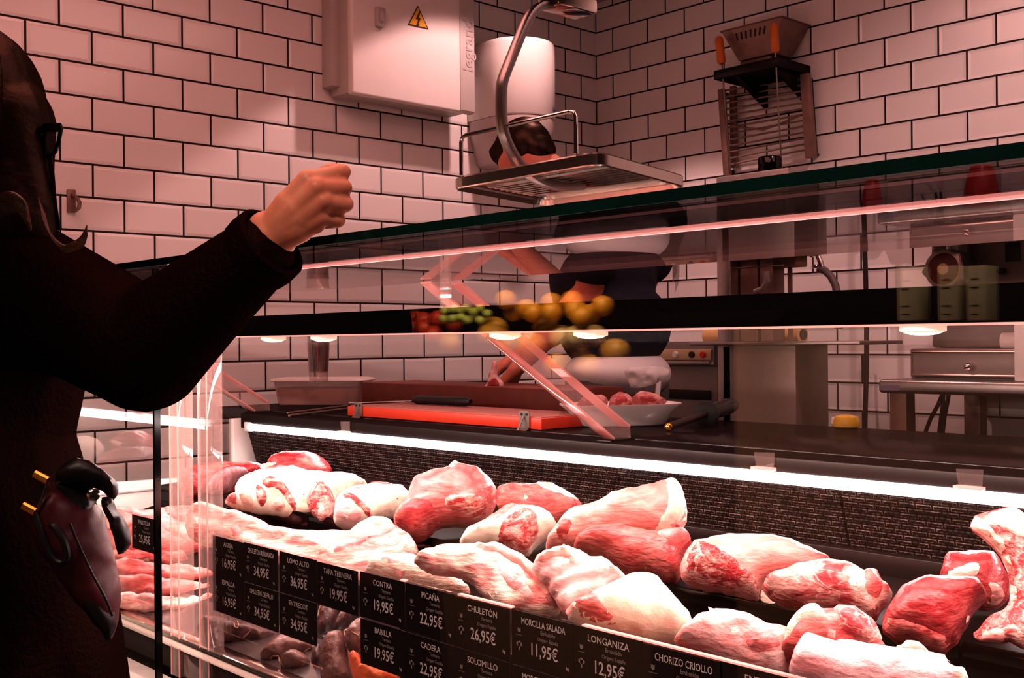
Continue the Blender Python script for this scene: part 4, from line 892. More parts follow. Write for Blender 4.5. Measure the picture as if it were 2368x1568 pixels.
# --- grill rack on the other wall
XG = 3.62
def g(x, y, X=XG): return onX(x, y, X)
rk = thing('grill_rack', 'hanging steel grill rack with horizontal bars and two flat uprights on the tiles', 'grill rack', T(onX(1775, 405, 3.66)))
mb = MB(); mb.prism([g(1659, 208), g(1671, 204), g(1686, 405), g(1672, 405)], (.02, 0, 0)); mb.build('flat_upright', M['rust_steel'], rk, bevel=.002)
for q in ((1664, 215), (1676, 395), (1858, 180), (1872, 355)):
    MB().cyl(g(*q, 3.64), Vector((XW+.0005, g(*q, 3.64).y, g(*q, 3.64).z)), .007, seg=10).build('wall_stud', M['dark_steel'], rk)
mb = MB(); mb.prism([g(1849, 172), g(1869, 168), g(1884, 362), g(1861, 366)], (.02, 0, 0)); mb.build('flat_upright', M['rust_steel'], rk, bevel=.002)
mb = MB(); mb.prism([g(1687, 200, 3.66), g(1697, 198, 3.66), g(1702, 386, 3.66), g(1688, 388, 3.66)], (.02, 0, 0)); mb.build('inner_upright', M['rust_steel'], rk, bevel=.001)
mb = MB(); mb.prism([g(1871, 185, 3.68), g(1876, 184, 3.68), g(1888, 362, 3.68), g(1880, 364, 3.68)], (.012, 0, 0)); mb.build('outer_upright', M['dark_steel'], rk, bevel=.001)
for k in range(13):
    yl, yr = 210+k*14.3, 184+k*13.6
    mb = MB(); mb.tube([g(1672+k, yl, 3.635), g(1851+k*.8, yr, 3.635)], .0038, 8); mb.build('cross_bar', M['rust_steel'], rk)
mb = MB(); mb.tube([g(1690, 292, 3.63), g(1730, 296, 3.63), g(1765, 300, 3.63), g(1800, 288, 3.63), g(1852, 266, 3.63)], .004, 8); mb.build('bent_wire', M['rust_steel'], rk)
sh = thing('wall_shelf', 'small black metal wall shelf above the grill rack', 'shelf', T(onX(1757, 190, 3.60)))
yL, yR = onX(1650, 165, 3.48).y, onX(1800, 140, 3.48).y
zt = onX(1720, 148, 3.48).z
MB().box(3.48, XW-.001, yR, yL, zt-.035, zt).build('shelf_board', M['black_metal'], sh, bevel=.003)
MB().prism([(3.50, yL-.10, zt-.035), (XW-.001, yL-.10, zt-.035), (XW-.001, yL-.10, zt-.13)], (0, .02, 0)).build('shelf_bracket', M['black_metal'], sh, bevel=.002)
MB().prism([(3.50, yR+.02, zt-.035), (XW-.001, yR+.02, zt-.035), (XW-.001, yR+.02, zt-.13)], (0, .02, 0)).build('shelf_bracket', M['black_metal'], sh, bevel=.002)
# pierced steel basket on the shelf
bk = thing('steel_basket', 'tapered stained steel tray with a row of slots, resting on the black wall shelf', 'tray', (3.59, (yL+yR)/2, zt))
y0, y1 = yR+.03, yL-.05
bot = [(3.545, y0+.03, zt+.035), (3.545, y1-.02, zt+.035), (3.66, y1-.02, zt+.035), (3.66, y0+.03, zt+.035)]
top = [(3.505, y0-.03, zt+.150), (3.505, y1+.03, zt+.150), (3.69, y1+.03, zt+.150), (3.69, y0-.03, zt+.150)]
mb = MB(); mb.add(bot+top, [(3, 2, 1, 0), (0, 1, 5, 4), (1, 2, 6, 5), (2, 3, 7, 6), (3, 0, 4, 7)])
bs = mb.build('basket_shell', M['rust_steel'], bk, smooth=0)
sd = bs.modifiers.new('s', 'SOLIDIFY'); sd.thickness = .002
mb = MB()
for p, q in zip(top, top[1:]+top[:1]): mb.bar(p, q, .012, .004)
mb.build('basket_rim', M['rust_steel'], bk)
for k in range(7):
    f = .2+.085*k; a = Vector(bot[1]).lerp(Vector(bot[0]), f); c = Vector(top[1]).lerp(Vector(top[0]), f)
    mb = MB(); mb.bar(a.lerp(c, .62)+Vector((-.002, 0, 0)), a.lerp(c, .84)+Vector((-.002, -.006, 0)), .005, .002, up=(1, 0, 0)); mb.build('slot', M['black_metal'], bk)
mb = MB(); mb.box(3.55, 3.65, y0+.05, y1-.02, zt+.001, zt+.034); mb.build('folded_cloth', M['rust_steel'], bk, bevel=.008)
# two long skewers with orange grips standing against the shelf
for lab, p, q, r_ in (('long thin steel skewer with orange grip, left of the pair at the shelf', (1662, 84), (1669, 148), (1690, 401)),
                      ('long thin steel skewer with orange grip, taller right one of the pair at the shelf', (1789, 52), (1793, 122), (1808, 396))):
    XS = 3.4770
    t = thing('skewer', lab, 'skewer', T(onX(*r_, XS)), 'skewers with orange grips')
    P, Q, R = onX(*p, XS), onX(*q, XS), onX(*r_, 3.628)
    mb = MB(); mb.tube([P, P.lerp(Q, .03), P.lerp(Q, .12), P.lerp(Q, .5), P.lerp(Q, .9), Q], [.004, .011, .0165, .0155, .0165, .010], 14); mb.build('grip', M['orange_grip'], t)
    mb = MB(); mb.tube([Q, R], .0032, 8); mb.build('rod', M['steel'], t)
    mb = MB(); mb.lathe(P.lerp(Q, .12)+Vector((-.0155, 0, 0)), [(.004, 0), (.004, .001)], 12, (-1, 0, 0)); mb.build('rivet', M['steel_dull'], t)

# ================================================================== bone saw
XS = 3.10
sy0, sy1 = onX(1825, 600, XS).y, onX(1657, 600, XS).y
xb = onY(1893, 500, sy0).x
sz = onX(1740, 398, XS).z
saw = thing('bone_band_saw', 'tall grey steel bone saw cabinet with a black knob on top, behind the counter', 'band saw', ((XS+xb)/2, (sy0+sy1)/2, PLAT))
zb = onX(1740, 592, XS).z; ztab = onX(1740, 790, XS).z
hd = MB().box(XS, xb, sy0, sy1, zb, sz).build('upper_housing', M['steel_dull'], saw, bevel=.006)
MB().box(XS-.003, XS, sy0+.02, sy1-.03, zb+.02, sz-.02).build('housing_door', M['steel_dull'], hd, bevel=.002)
MB().box(XS, xb, sy1-.055, sy1, PLAT, zb).build('column', M['steel'], saw, bevel=.004)
MB().box(XS+.05, XS+.12, sy1-.19, sy1-.14, ztab, zb).box(XS+.05, XS+.12, sy1-.13, sy1-.06, ztab, zb).build('blade_guide', M['rust_steel'], saw, bevel=.002)
lc = MB().box(XS, xb+.02, sy0-.02, sy1-.02, PLAT, ztab-.012).build('lower_cabinet', M['steel_dull'], saw, bevel=.005)
MB().box(XS+.08, XS+.10, sy0-.024, sy0-.019, PLAT+.55, PLAT+.64).build('side_latch', M['steel'], lc, bevel=.003)
MB().box(XS-.03, xb+.06, onX(2000, 790, XS).y, onX(1605, 790, XS).y, ztab-.012, ztab).build('saw_table', M['steel'], saw, bevel=.003)
kb = onX(1780, 384, XS+.12)
MB().lathe((kb.x, kb.y, sz), [(.046, 0), (.048, .006), (.040, .012)], 24).build('knob_collar', M['chrome'], saw)
MB().lathe((kb.x, kb.y, sz+.012), [(.038, 0), (.039, .004), (.039, .046), (.036, .052), (.012, .053)], 24).build('tension_knob', M['black_gloss'], saw)
gx = onX(1825, 620, XS+.10)
MB().box(gx.x-.03, gx.x+.04, gx.y-.045, gx.y+.045, onX(1825, 618, XS+.1).z, onX(1825, 587, XS+.1).z).build('guide_block', M['brown_wood'], saw, bevel=.004)
MB().tube([onX(1690, 690, XS), onX(1690, 621, XS), onX(1812, 613, XS)], .0025, 8).build('guard_frame', M['chrome'], saw)
MB().box(gx.x-.004, gx.x+.004, gx.y-.01, gx.y+.004, ztab, zb).build('saw_blade', M['rust_steel'], saw)
MB().tube([onX(1772, 628, XS), onX(1774, 650, XS), onX(1764, 668, XS), onX(1746, 675, XS)], .010, 10).build('push_handle', M['steel_dull'], saw)
# tap with hose
tp = onX(1890, 600, 3.35)
t = thing('spray_tap', 'curved chrome tap with a grey hose, right of the bone saw', 'tap', T(onX(1940, 700, 3.35)))
MB().tube([onX(*p, 3.35) for p in ((1874, 590), (1882, 585), (1890, 588), (1897, 605), (1901, 622))], .010, 12).build('chrome_spout', M['chrome'], t)
MB().tube([onX(*p, 3.35) for p in ((1893, 622), (1908, 626), (1922, 640), (1932, 660), (1938, 690), (1940, 760))], .013, 12).build('grey_hose', M['hose'], t)
MB().lathe(onX(1886, 620, 3.35), [(.012, 0), (.014, .006), (.012, .012)], 16).build('hose_collar', M['chrome'], t)

# ================================================================== film wrapper left of the saw
XF = 3.22
wy0, wy1 = onX(1652, 830, XF).y, onX(1488, 830, XF).y
def z_(y, X=XF, x=1590): return onX(x, y, X).z
fw = thing('film_wrapping_machine', 'steel film wrapping machine with a cream control panel, behind the man', 'wrapping machine', (3.4, (wy0+wy1)/2, PLAT))
MB().box(XF, 3.62, wy0, wy1, z_(846), z_(790)).build('machine_body', M['steel_dull'], fw, bevel=.006)
MB().box(XF+.02, 3.60, wy0, wy1, PLAT, z_(846)).build('stand', M['steel_dull'], fw, bevel=.006)
cp = MB().box(XF-.008, XF, wy0+.01, wy1-.05, z_(832), z_(808)).build('control_panel', M['cream_panel'], fw, bevel=.002)
for x, m in ((1566, 'white_plastic'), (1604, 'black_plastic'), (1630, 'red_plastic')):
    p = onX(x, 820, XF); MB().lathe((XF-.018, p.y, p.z), [(.010, 0), (.012, .003), (.012, .011)], 14, (1, 0, 0)).build('control_knob', M[m], cp)
MB().box(XF-.03, XF, wy0, wy1-.05, z_(843), z_(835)).build('front_ledge', M['steel'], fw, bevel=.003)
MB().box(XF+.012, XF+.021, wy0+.03, wy1-.06, z_(924), z_(902)).build('dark_opening', M['black_metal'], fw, bevel=.002)
fr = thing('film_roll', 'amber roll of wrapping film behind the saw table', 'film roll', T(onX(1745, 792, 3.42)))
a, b = onX(1636, 776, 3.42), onX(1856, 778, 3.42); b.z = a.z
MB().tube([a, b], .034, 24).build('film', M['film_roll'], fr)
MB().tube([b+Vector((0, .03, 0)), b+Vector((0, -.006, 0))], .019, 18).build('core', M['black_plastic'], fr)
# ================================================================== table, grinder and friends
XT = 3.08
ty1 = onX(2030, 880, XT).y; tz1 = onX(2150, 880, XT).z; tz0 = onX(2150, 912, XT).z
tb = thing('steel_worktable', 'stainless steel table with a deep rim against the tiled wall', 'table', (3.38, .7, PLAT))
MB().box(XT, XW-.004, -.6, ty1, tz0, tz1).build('table_top', M['steel'], tb, bevel=.010, seg=3)
for y in (ty1-.075, ty1-.60, -.5):
    MB().box(XT+.03, XT+.085, y, y+.055, PLAT, tz0).build('leg', M['rust_steel'], tb, bevel=.004)
    MB().box(3.60, 3.655, y, y+.055, PLAT, tz0).build('leg', M['rust_steel'], tb, bevel=.004)
tbk = onX(2054, 897, XT-.001)
MB().box(XT-.0012, XT, tbk.y-.035, tbk.y+.025, tbk.z-.008, tbk.z+.008).build('blue_label', pbr('faded_blue', (.12, .10, .16), .5, noise_amt=.5, scale=200), tb)
XD = 3.16
dy1 = onX(2104, 840, XD).y
db = thing('steel_drawer_unit', 'low stainless drawer unit with a round knob, on the steel table', 'drawer unit', (3.35, dy1-.3, tz1))
zt_ = onX(2200, 806, XD).z
MB().box(XD, 3.60, dy1-.62, dy1, tz1+.004, zt_).build('unit_body', M['steel'], db, bevel=.006)
df = MB().box(XD-.006, XD, dy1-.6, dy1-.012, tz1+.014, zt_-.010).build('drawer_front', M['steel_dull'], db, bevel=.004)
mb = MB(); a0 = (XD-.008, dy1-.6, tz1+.014); a1 = (XD-.008, dy1-.012, tz1+.014); a2 = (XD-.008, dy1-.012, zt_-.010); a3 = (XD-.008, dy1-.6, zt_-.010)
mb.tube([a3, a2, a1, a0], .004, 8); mb.build('rolled_edge', M['chrome'], df)
kp = onX(2238, 848, XD-.02); MB().sphere(kp, .012, 16, 10).cyl(kp, kp+Vector((.02, 0, 0)), .006).build('round_knob', M['chrome'], df)
MB().box(XD-.01, 3.60, dy1-.62, dy1-.01, tz1+.0005, tz1+.006).build('base_strip', M['black_plastic'], db)
# grinder
XGm = 3.22
gr = thing('meat_grinder', 'steel meat grinder with a big ring nut and hopper tray, far right', 'meat grinder', (3.4, onX(2300, 640, XGm).y, zt_))
gyl, gyr = onX(2152, 600, 3.36).y, onX(2440, 600, 3.36).y
MB().box(3.36, 3.62, gyr, gyl, zt_, onX(2250, 556, 3.36).z).build('motor_housing', M['steel_dull'], gr, bevel=.01)
rc = onX(2181, 622, XGm)
ring = MB(); n = 6
prof = []
for k in range(48):
    a = 2*math.pi*k/48; r = .060+.010*max(0, math.cos(a*5+.5))**2; prof.append((rc.x, rc.y+r*math.cos(a), rc.z+r*math.sin(a)))
ring.prism(prof, (.05, 0, 0))
rg = ring.build('ring_nut', M['steel'], gr, bevel=.006)
MB().lathe(rc+Vector((-.0015, 0, 0)), [(.046, 0), (.048, .0012)], 28, (1, 0, 0)).build('dark_bore', pbr('grinder_bore', (.10, .015, .01), .5, noise_amt=.6, scale=90), rg)
MB().lathe(rc+Vector((-.004, 0, 0)), [(.016, 0), (.018, .003)], 18, (1, 0, 0)).build('screw_end', M['cream_panel'], rg)
MB().cyl(rc+Vector((.05, 0, 0)), rc+Vector((.16, 0, 0)), .045, seg=24).build('feed_barrel', M['steel'], gr)
MB().cyl(rc+Vector((.10, 0, 0)), Vector((rc.x+.10, rc.y, onX(2180, 540, XGm).z)), .035, seg=20).build('hopper_neck', M['steel'], gr)
hl, hr_ = onX(2075, 530, 3.14).y, onX(2430, 530, 3.14).y
z0, z1 = onX(2200, 553, 3.14).z, onX(2200, 514, 3.14).z
mb = MB(); mb.prism([(3.14, hr_, z0), (3.14, hl, z0), (3.14, hl, z0+.02), (3.17, hl-.02, z1), (3.17, hr_, z1)], (.36, 0, 0))
hp = mb.build('hopper_tray', M['steel_dull'], gr, bevel=.006)
MB().tube([(3.138, hl+.003, z0+.012), (3.138, hr_, z0+.012)], .007, 10).build('rolled_rim', M['chrome'], hp)
MB().box(3.356, 3.36, onX(2360, 580, 3.36).y, onX(2325, 580, 3.36).y, onX(2340, 605, 3.36).z, onX(2340, 560, 3.36).z).build('switch', M['black_plastic'], gr, bevel=.002)
p = onX(2320, 628, 3.355); MB().cyl(p, p+Vector((-.02, 0, 0)), .010).build('start_button', M['black_plastic'], gr)
# cables under the table
for i, pts in enumerate((((2184, 900), (2170, 935), (2152, 968), (2140, 1000)), ((2182, 900), (2180, 940), (2176, 970), (2172, 1000)), ((2196, 900), (2190, 935), (2184, 965), (2180, 1000)))):
    o = MB().tube([onX(*q, 3.45) for q in pts]+[Vector((3.45, onX(*pts[-1], 3.45).y, PLAT))], .007, 8).build('power_cable', M['cable'])
    tag(o, ['dark cable slanting down under the steel table, leftmost', 'dark cable hanging straight under the table, middle of three', 'dark cable under the table, rightmost of three'][i], 'cable', 'cables under the steel table')
# red industrial plugs on the wall and the long cable
for i, (x, yt, yb, wpx, lab) in enumerate(((2017, 416, 492, 46, 'red plastic wall plug with a dark cable, nearer the saw'), (2270, 384, 484, 72, 'larger red plastic wall plug above the meat grinder'))):
    a, b = onX(x, yt, 3.62), onX(x, yb, 3.62); r = wpx/2*4.1/FPX
    t = thing('industrial_plug', lab, 'plug', T(b), 'red plugs on the wall')
    MB().lathe(b, [(r*.98, 0), (r, .01), (r*.93, (a.z-b.z)*.5), (r*.62, (a.z-b.z)*.97), (r*.5, a.z-b.z)], 20).build('plug_body', M['red_plastic'], t)
    MB().box(3.61, XW+.0002, b.y-r*.6, b.y+r*.6, b.z+.03, a.z).build('wall_bracket', M['grey_plastic'], t, bevel=.003)
    MB().tube([b+Vector((0, -r*.5, .02)), b+Vector((0, -r*1.6, .01)), b+Vector((0, -r*1.7, -.02)), b+Vector((0, -r*.9, -.03))], .005, 8).build('latch_loop', M['dark_steel'], t)
pts = [(1998, 470), (1999, 560), (2002, 650), (2004, 760), (2004, 850), (2001, 940), (2000, 1000)]
o = MB().tube([onX(*q, 3.60) for q in pts]+[Vector((3.60, onX(2000, 1000, 3.6).y, PLAT))], .0088, 10).build('power_cable', M['cable'])
tag(o, 'long dark cable hanging straight down the tiles right of the saw', 'cable')
o = MB().tube([onX(*q, 3.66) for q in ((1998, 822), (1999, 880), (2002, 930), (2000, 990))]+[Vector((3.66, onX(2000, 990, 3.66).y, PLAT))], .0045, 8).build('power_cable', M['cable'])
tag(o, 'thin dark cable behind the long one, low on the tiles', 'cable')
# knives on the wall
for x, yt, yb, lab in ((1559, 472, 552, 'black knife handle hanging on the tiles left of the saw'), (1884, 424, 446, 'dark knife handle at the right edge of the saw housing')):
    t = thing('hanging_knife', lab, 'knife', T(onX(x, yb+60, 3.67)), 'knives hung on the wall')
    a, b = onX(x, yt, 3.67), onX(x, yb, 3.67)
    MB().tube([a, a.lerp(b, .15), a.lerp(b, .6), b], [.007, .015, .016, .013], 12).build('handle', M['black_plastic'], t)
    MB().prism([b+Vector((0, .013, 0)), b+Vector((0, -.016, 0)), b+Vector((0, -.012, -.14)), b+Vector((0, .010, -.18))], (.002, 0, 0)).build('blade', M['steel'], t, smooth=0)
p = onX(2036, 531, 3.66)
t = thing('wall_holder', 'small grey plastic holder on the tiles between saw and grinder', 'holder', T(p))
MB().box(p.x-.03, XW-.0005, p.y-.035, p.y+.03, p.z-.022, p.z+.022).build('holder_body', M['dim_plastic'], t, bevel=.008)
MB().box(p.x, XW-.0005, p.y-.035, p.y-.012, p.z+.018, p.z+.11).build('holder_back', M['grey_plastic'], t, bevel=.004)
# utensils standing by the hopper
for i, (a, b) in enumerate((((2131, 450), (2172, 500)), ((2164, 446), (2172, 502)), ((2175, 444), (2182, 502)))):
    lo = onX(*b, 3.30); lo.z = z1-.004
    o = MB().tube([onX(*a, 3.30), lo], .0042, 8).build('steel_rod', M['dark_steel'])
    tag(o, ['slanting thin dark rod behind the hopper tray', 'upright thin dark rod behind the hopper tray, left', 'upright thin dark rod behind the hopper tray, right'][i], 'rod', 'thin rods behind the hopper')
# white box and roll at the right frame edge
p0, p1 = onX(2344, 866, 3.12), onX(2420, 746, 3.12)
o = MB().box(3.12, 3.155, p1.y, p0.y, tz1, p1.z).build('white_carton', M['white_plastic'], bevel=.006); tag(o, 'plain white upright carton at the right edge, on the steel table', 'carton')
t = thing('paper_roll', 'white paper roll with a dark hollow end, lying on the drawer unit', 'paper roll', T(onX(2325, 806, 3.3)))
a = onX(2320, 789, 3.28); MB().cyl(a, a+Vector((.0, -.16, 0)), .026, seg=24).build('paper', M['white_plastic'], t)
MB().cyl(a+Vector((0, .002, 0)), a+Vector((0, -.01, 0)), .017, seg=20).build('dark_core', M['black_plastic'], t)
# yellow bottle behind the worktop
p = onX(1957, 985, 2.62); t = thing('yellow_tub', 'small yellow and white plastic tub on the far worktop edge below the saw', 'tub', (p.x, p.y, p.z))
q = onZ(1957, 984, WT); p = Vector((2.285, onX(1957, 984, 2.285).y, WT)); t.location = p
MB().lathe(p, [(.022, 0), (.030, .004), (.031, .016), (.026, .026), (.012, .030)], 20).build('tub_body', M['yellow_plastic'], t)
MB().lathe(p+Vector((.0, .012, .006)), [(.018, 0), (.024, .004), (.022, .018)], 16).build('white_label', M['white_plastic'], t)

# ================================================================== things on the worktop
XB = 1.780
by1, by0 = onX(803, 940, XB).y, onX(1252, 965, XB).y
bt = WT+.030
rb = thing('red_cutting_board', 'thick red plastic cutting board along the worktop edge', 'cutting board', (XB+.13, (by0+by1)/2, WT))
MB().box(XB, XB+.20, by0, by1, WT+.001, bt-.002).build('board', M['red_board'], rb, bevel=.003)
MB().box(XB+.006, XB+.194, by0+.006, by1-.006, bt-.003, bt).build('worn_top', M['board_top'], rb, bevel=.001)
for (x, y0_, y1_, lab) in ((829, 931, 992, 'small steel hinge plate at the left end of the red board'), (1213, 950, 1021, 'steel hinge plate at the right end of the red board')):
    a = onX(x, y0_, XB-.003); w = .0165
    t = thing('hinge_plate', lab, 'hinge plate', (XB-.01, a.y, WT-.05), 'steel hinge plates on the red board')
    zl = onX(x, y1_, 1.757).z
    MB().prism([(XB-.003, a.y-w, a.z), (XB-.003, a.y-w, WT+.004), (1.753, a.y-w, WT-.010), (1.753, a.y-w, zl), (1.7515, a.y-w, zl), (1.7515, a.y-w, WT-.008), (XB-.0045, a.y-w, WT+.005), (XB-.0045, a.y-w, a.z)], (0, 2*w, 0)).build('plate', M['steel'], t)
    for dy in (-.008, .008):
        for X_, zz in ((XB-.0058, a.z-.008), (1.7502, zl+.010)):
            MB().lathe((X_, a.y+dy, zz), [(.0036, 0), (.0036, .001)], 12, (1, 0, 0)).build('screw', M['dark_steel'], t)
    MB().bar((XB-.0055, a.y, a.z-.012), (1.7495, a.y, zl+.014), .004, .003, up=(1, 0, 0)).build('rib', M['steel'], t)
# butcher block at the back
XK = 2.075
ky1, ky0 = onX(835, 905, XK).y, onX(1312, 905, XK).y
o = MB().box(XK, XK+.225, ky0, ky1, WT+.001, onX(1100, 893, XK).z).build('butcher_block', M['wood_block'], bevel=.006); tag(o, 'dark reddish wooden butcher block behind the red board', 'butcher block')
kz = onX(1100, 893, XK).z
# knife on the red board
a, b, c = onX(955, 914, XB+.16), onX(1088, 902, XB+.16), onX(808, 926, XB+.05)
a.z = bt+.012; b.z = bt+.014; c.z = bt+.0015
t = thing('butcher_knife', 'long knife with a black handle lying on the red cutting board', 'knife', ((a.x+b.x)/2, (a.y+b.y)/2, bt))
MB().tube([a, a.lerp(b, .08), a.lerp(b, .3), a.lerp(b, .6), a.lerp(b, .93), b], [.007, .0125, .0115, .012, .0125, .007], 14).build('handle', M['black_plastic'], t)
d = (c-a).normalized(); s_ = Vector((-d.y, d.x, 0)).normalized()
MB().prism([a+s_*.008-Vector((0, 0, .004)), a-s_*.016-Vector((0, 0, .004)), c-s_*.004, c+s_*.006], (0, 0, .0016)).build('blade', M['steel'], t, smooth=0)
# bone with ragged end standing on the block
s = Soft([(1133, 862), (1139, 836), (1143, 832), (1150, 840), (1149, 858), (1152, 872), (1162, 880), (1168, 892), (1160, 902), (1140, 903), (1120, 902), (1118, 896), (1126, 888), (1131, 876)], 2.12, thick=.018, back=.018, lean=5, res=.004, amp=.003, seed=61)
o = s.body('ham_bone', M['membrane']); tag(o, 'meaty bone standing upright on the butcher block', 'bone')
s.patch('red_meat', [(1130, 880), (1145, 872), (1156, 884), (1154, 898), (1135, 900), (1124, 895)], M['beef_dark'], o, bulge=.005)
# tub with cup stack
ca, cb = onZ(628, 938, WT), onZ(836, 938, WT)
ux = (cb-ca); Ltub = ux.length; ux.normalize(); uy = Vector((-ux.y, ux.x, 0)); uy = uy if uy.dot(Vector((1, 1, 0))) > 0 else -uy
cc = (ca+cb)/2+uy*.075
tu = thing('food_tub', 'frosted plastic tub of pale meat with a lid, at the far end of the worktop', 'food tub', (cc.x, cc.y, WT))
def rrect(hw, hd, r, z):
    out = []
    for sx, sy, a0 in ((1, 1, 0), (-1, 1, 90), (-1, -1, 180), (1, -1, 270)):
        for k in range(6):
            a = math.radians(a0+18*k); out.append(cc+ux*(sx*(hw-r)+r*math.cos(a))+uy*(sy*(hd-r)+r*math.sin(a))+Vector((0, 0, z-cc.z)))
    return out
Hb = .078
loftm([rrect(Ltub*.44, .062, .02, WT+.001), rrect(Ltub*.46, .067, .025, WT+.006), rrect(Ltub*.50, .078, .03, WT+Hb)]).build('tub_wall', M['tub'], tu, smooth=40)
loftm([rrect(Ltub*.43, .060, .02, WT+.004), rrect(Ltub*.475, .071, .025, WT+Hb*.72)]).build('contents', M['stew'], tu, smooth=40)
loftm([rrect(Ltub*.53, .084, .03, WT+Hb), rrect(Ltub*.535, .086, .03, WT+Hb+.003), rrect(Ltub*.52, .082, .03, WT+Hb+.009), rrect(Ltub*.46, .07, .03, WT+Hb+.012)]).build('lid', M['lid'], tu, smooth=40)
cpb = onZ(737, 884, WT+Hb+.013)
cu = thing('plastic_cup_stack', 'tall stack of clear plastic cups standing on the tub lid', 'cup stack', (cpb.x, cpb.y, WT+Hb+.0125))
for k in range(3):
    z = WT+Hb+.0125+k*.028
    MB().lathe((cpb.x, cpb.y, z), [(.026, 0), (.027, .002), (.0325, .112), (.0345, .114), (.0345, .116), (.0318, .116), (.026, .004)], 28).build('cup', M['clear_cup'], cu, smooth=60)
for i, (p, q) in enumerate((((665, 955), (803, 938)), ((668, 961), (806, 944)))):
    a, b = onZ(*p, WT+.004), onZ(*q, WT+.004)
    o = MB().tube([a, b], .003, 8).build('thin_skewer', M['rust_steel']); tag(o, ['thin steel skewer on the worktop by the tub, farther one', 'thin steel skewer on the worktop by the tub, nearer one'][i], 'skewer', 'thin skewers on the worktop')
# white dish of chops
dc = Vector((1.975, 1.70, WT)); du = Vector((.62, -.78, 0)).normalized(); dv = Vector((.78, .62, 0)).normalized()
dL = onZ(1300, 938, WT+.05); dR = onZ(1566, 932, WT+.05); dc = (dL+dR)/2; dc.z = WT; hw = (dR-dL).length/2; du = (dR-dL).normalized(); dv = Vector((-du.y, du.x, 0)); dv = dv if dv.y > 0 else -dv
def dring(kx, ky, z, n=36, pw=.62):
    out = []
    for k in range(n):
        a = 2*math.pi*k/n; c_, s_ = math.cos(a), math.sin(a)
        out.append(dc+du*(hw*kx*math.copysign(abs(c_)**pw, c_))+dv*(.088*ky*math.copysign(abs(s_)**pw, s_))+Vector((0, 0, z)))
    return out
ds = thing('white_dish', 'white oblong dish holding chops on the worktop', 'dish', (dc.x, dc.y, WT))
loftm([dring(.70, .66, .001), dring(.74, .72, .004), dring(.86, .88, .034), dring(1.0, 1.0, .050), dring(1.0, 1.0, .053), dring(.90, .88, .046), dring(.80, .76, .016), dring(.3, .3, .010)]).build('dish_body', M['porcelain'], ds, smooth=45)
for i, (poly, lab) in enumerate((([(1330, 938), (1345, 918), (1372, 910), (1400, 915), (1408, 930), (1398, 942), (1360, 945)], 'dark pink chop at the left of the white dish'),
                  ([(1405, 942), (1412, 916), (1430, 906), (1455, 910), (1468, 926), (1462, 942), (1430, 946)], 'thick pink chop in the middle of the white dish'),
                  ([(1458, 938), (1462, 912), (1490, 904), (1525, 914), (1546, 928), (1530, 938), (1490, 942)], 'long pale rib chop at the right of the white dish'))):
    s = Soft(poly, dc.x-.01+.02*i, thick=.018, back=.018, lean=35, res=.004, amp=.004, freq=30, seed=70+i)
    o = s.body('raw_chop', M['red_meat_small']); tag(o, lab, 'chop', 'chops in the white dish')
    cxp = sum(p[0] for p in poly)/len(poly); cyp = sum(p[1] for p in poly)/len(poly)
    s.patch('dark_eye', [(cxp+(x-cxp)*.55, cyp+(y-cyp)*.55-2) for x, y in poly], M['beef_dark'], o, bulge=.003)
# sharpening steel
a, b, c, e_ = onZ(1546, 987, WT+.010), onZ(1632, 958, WT+.03), onZ(1640, 955, WT+.032), onZ(1694, 936, WT+.035)
t = thing('sharpening_steel', 'dark sharpening steel with a round black guard, right of the dish', 'sharpening steel', (a.x, a.y, WT))
MB().tube([a, b], .0085, 12).build('rod', M['dark_steel'], t)
MB().sphere(a, .0092, 12, 8).build('brass_tip', M['gold'], t)
d = (e_-b).normalized(); MB().lathe(b, [(.020, -.004), (.031, 0), (.031, .008), (.018, .014)], 24, d).build('guard', M['black_plastic'], t)
MB().tube([b, b.lerp(e_, .3), b.lerp(e_, .8), e_], [.016, .019, .021, .017], 14).build('handle', M['black_plastic'], t)
# clear clips on the lamp fascia
for x, y, lab in ((800, 988, 'crumpled clear clip on the lamp lip by the left hinge plate'), (1770, 1066, 'clear plastic clip on the lamp lip, middle one'), (2245, 1108, 'clear plastic clip on the lamp lip, rightmost')):
    p = onX(x, y, 1.654)
    t = thing('plastic_clip', lab, 'clip', (p.x, p.y, p.z-.012), 'clear clips on the lamp lip')
    MB().box(1.640, 1.656, p.y-.022, p.y+.022, p.z-.016, p.z-.010).build('foot', M['acrylic_edge'], t, bevel=.001)
    MB().prism([(1.6535, p.y-.018, p.z-.010), (1.6535, p.y+.018, p.z-.010), (1.6535, p.y+.022, p.z+.014), (1.6535, p.y-.020, p.z+.016)], (-.002, 0, 0)).build('tab', M['clear_cup'], t)

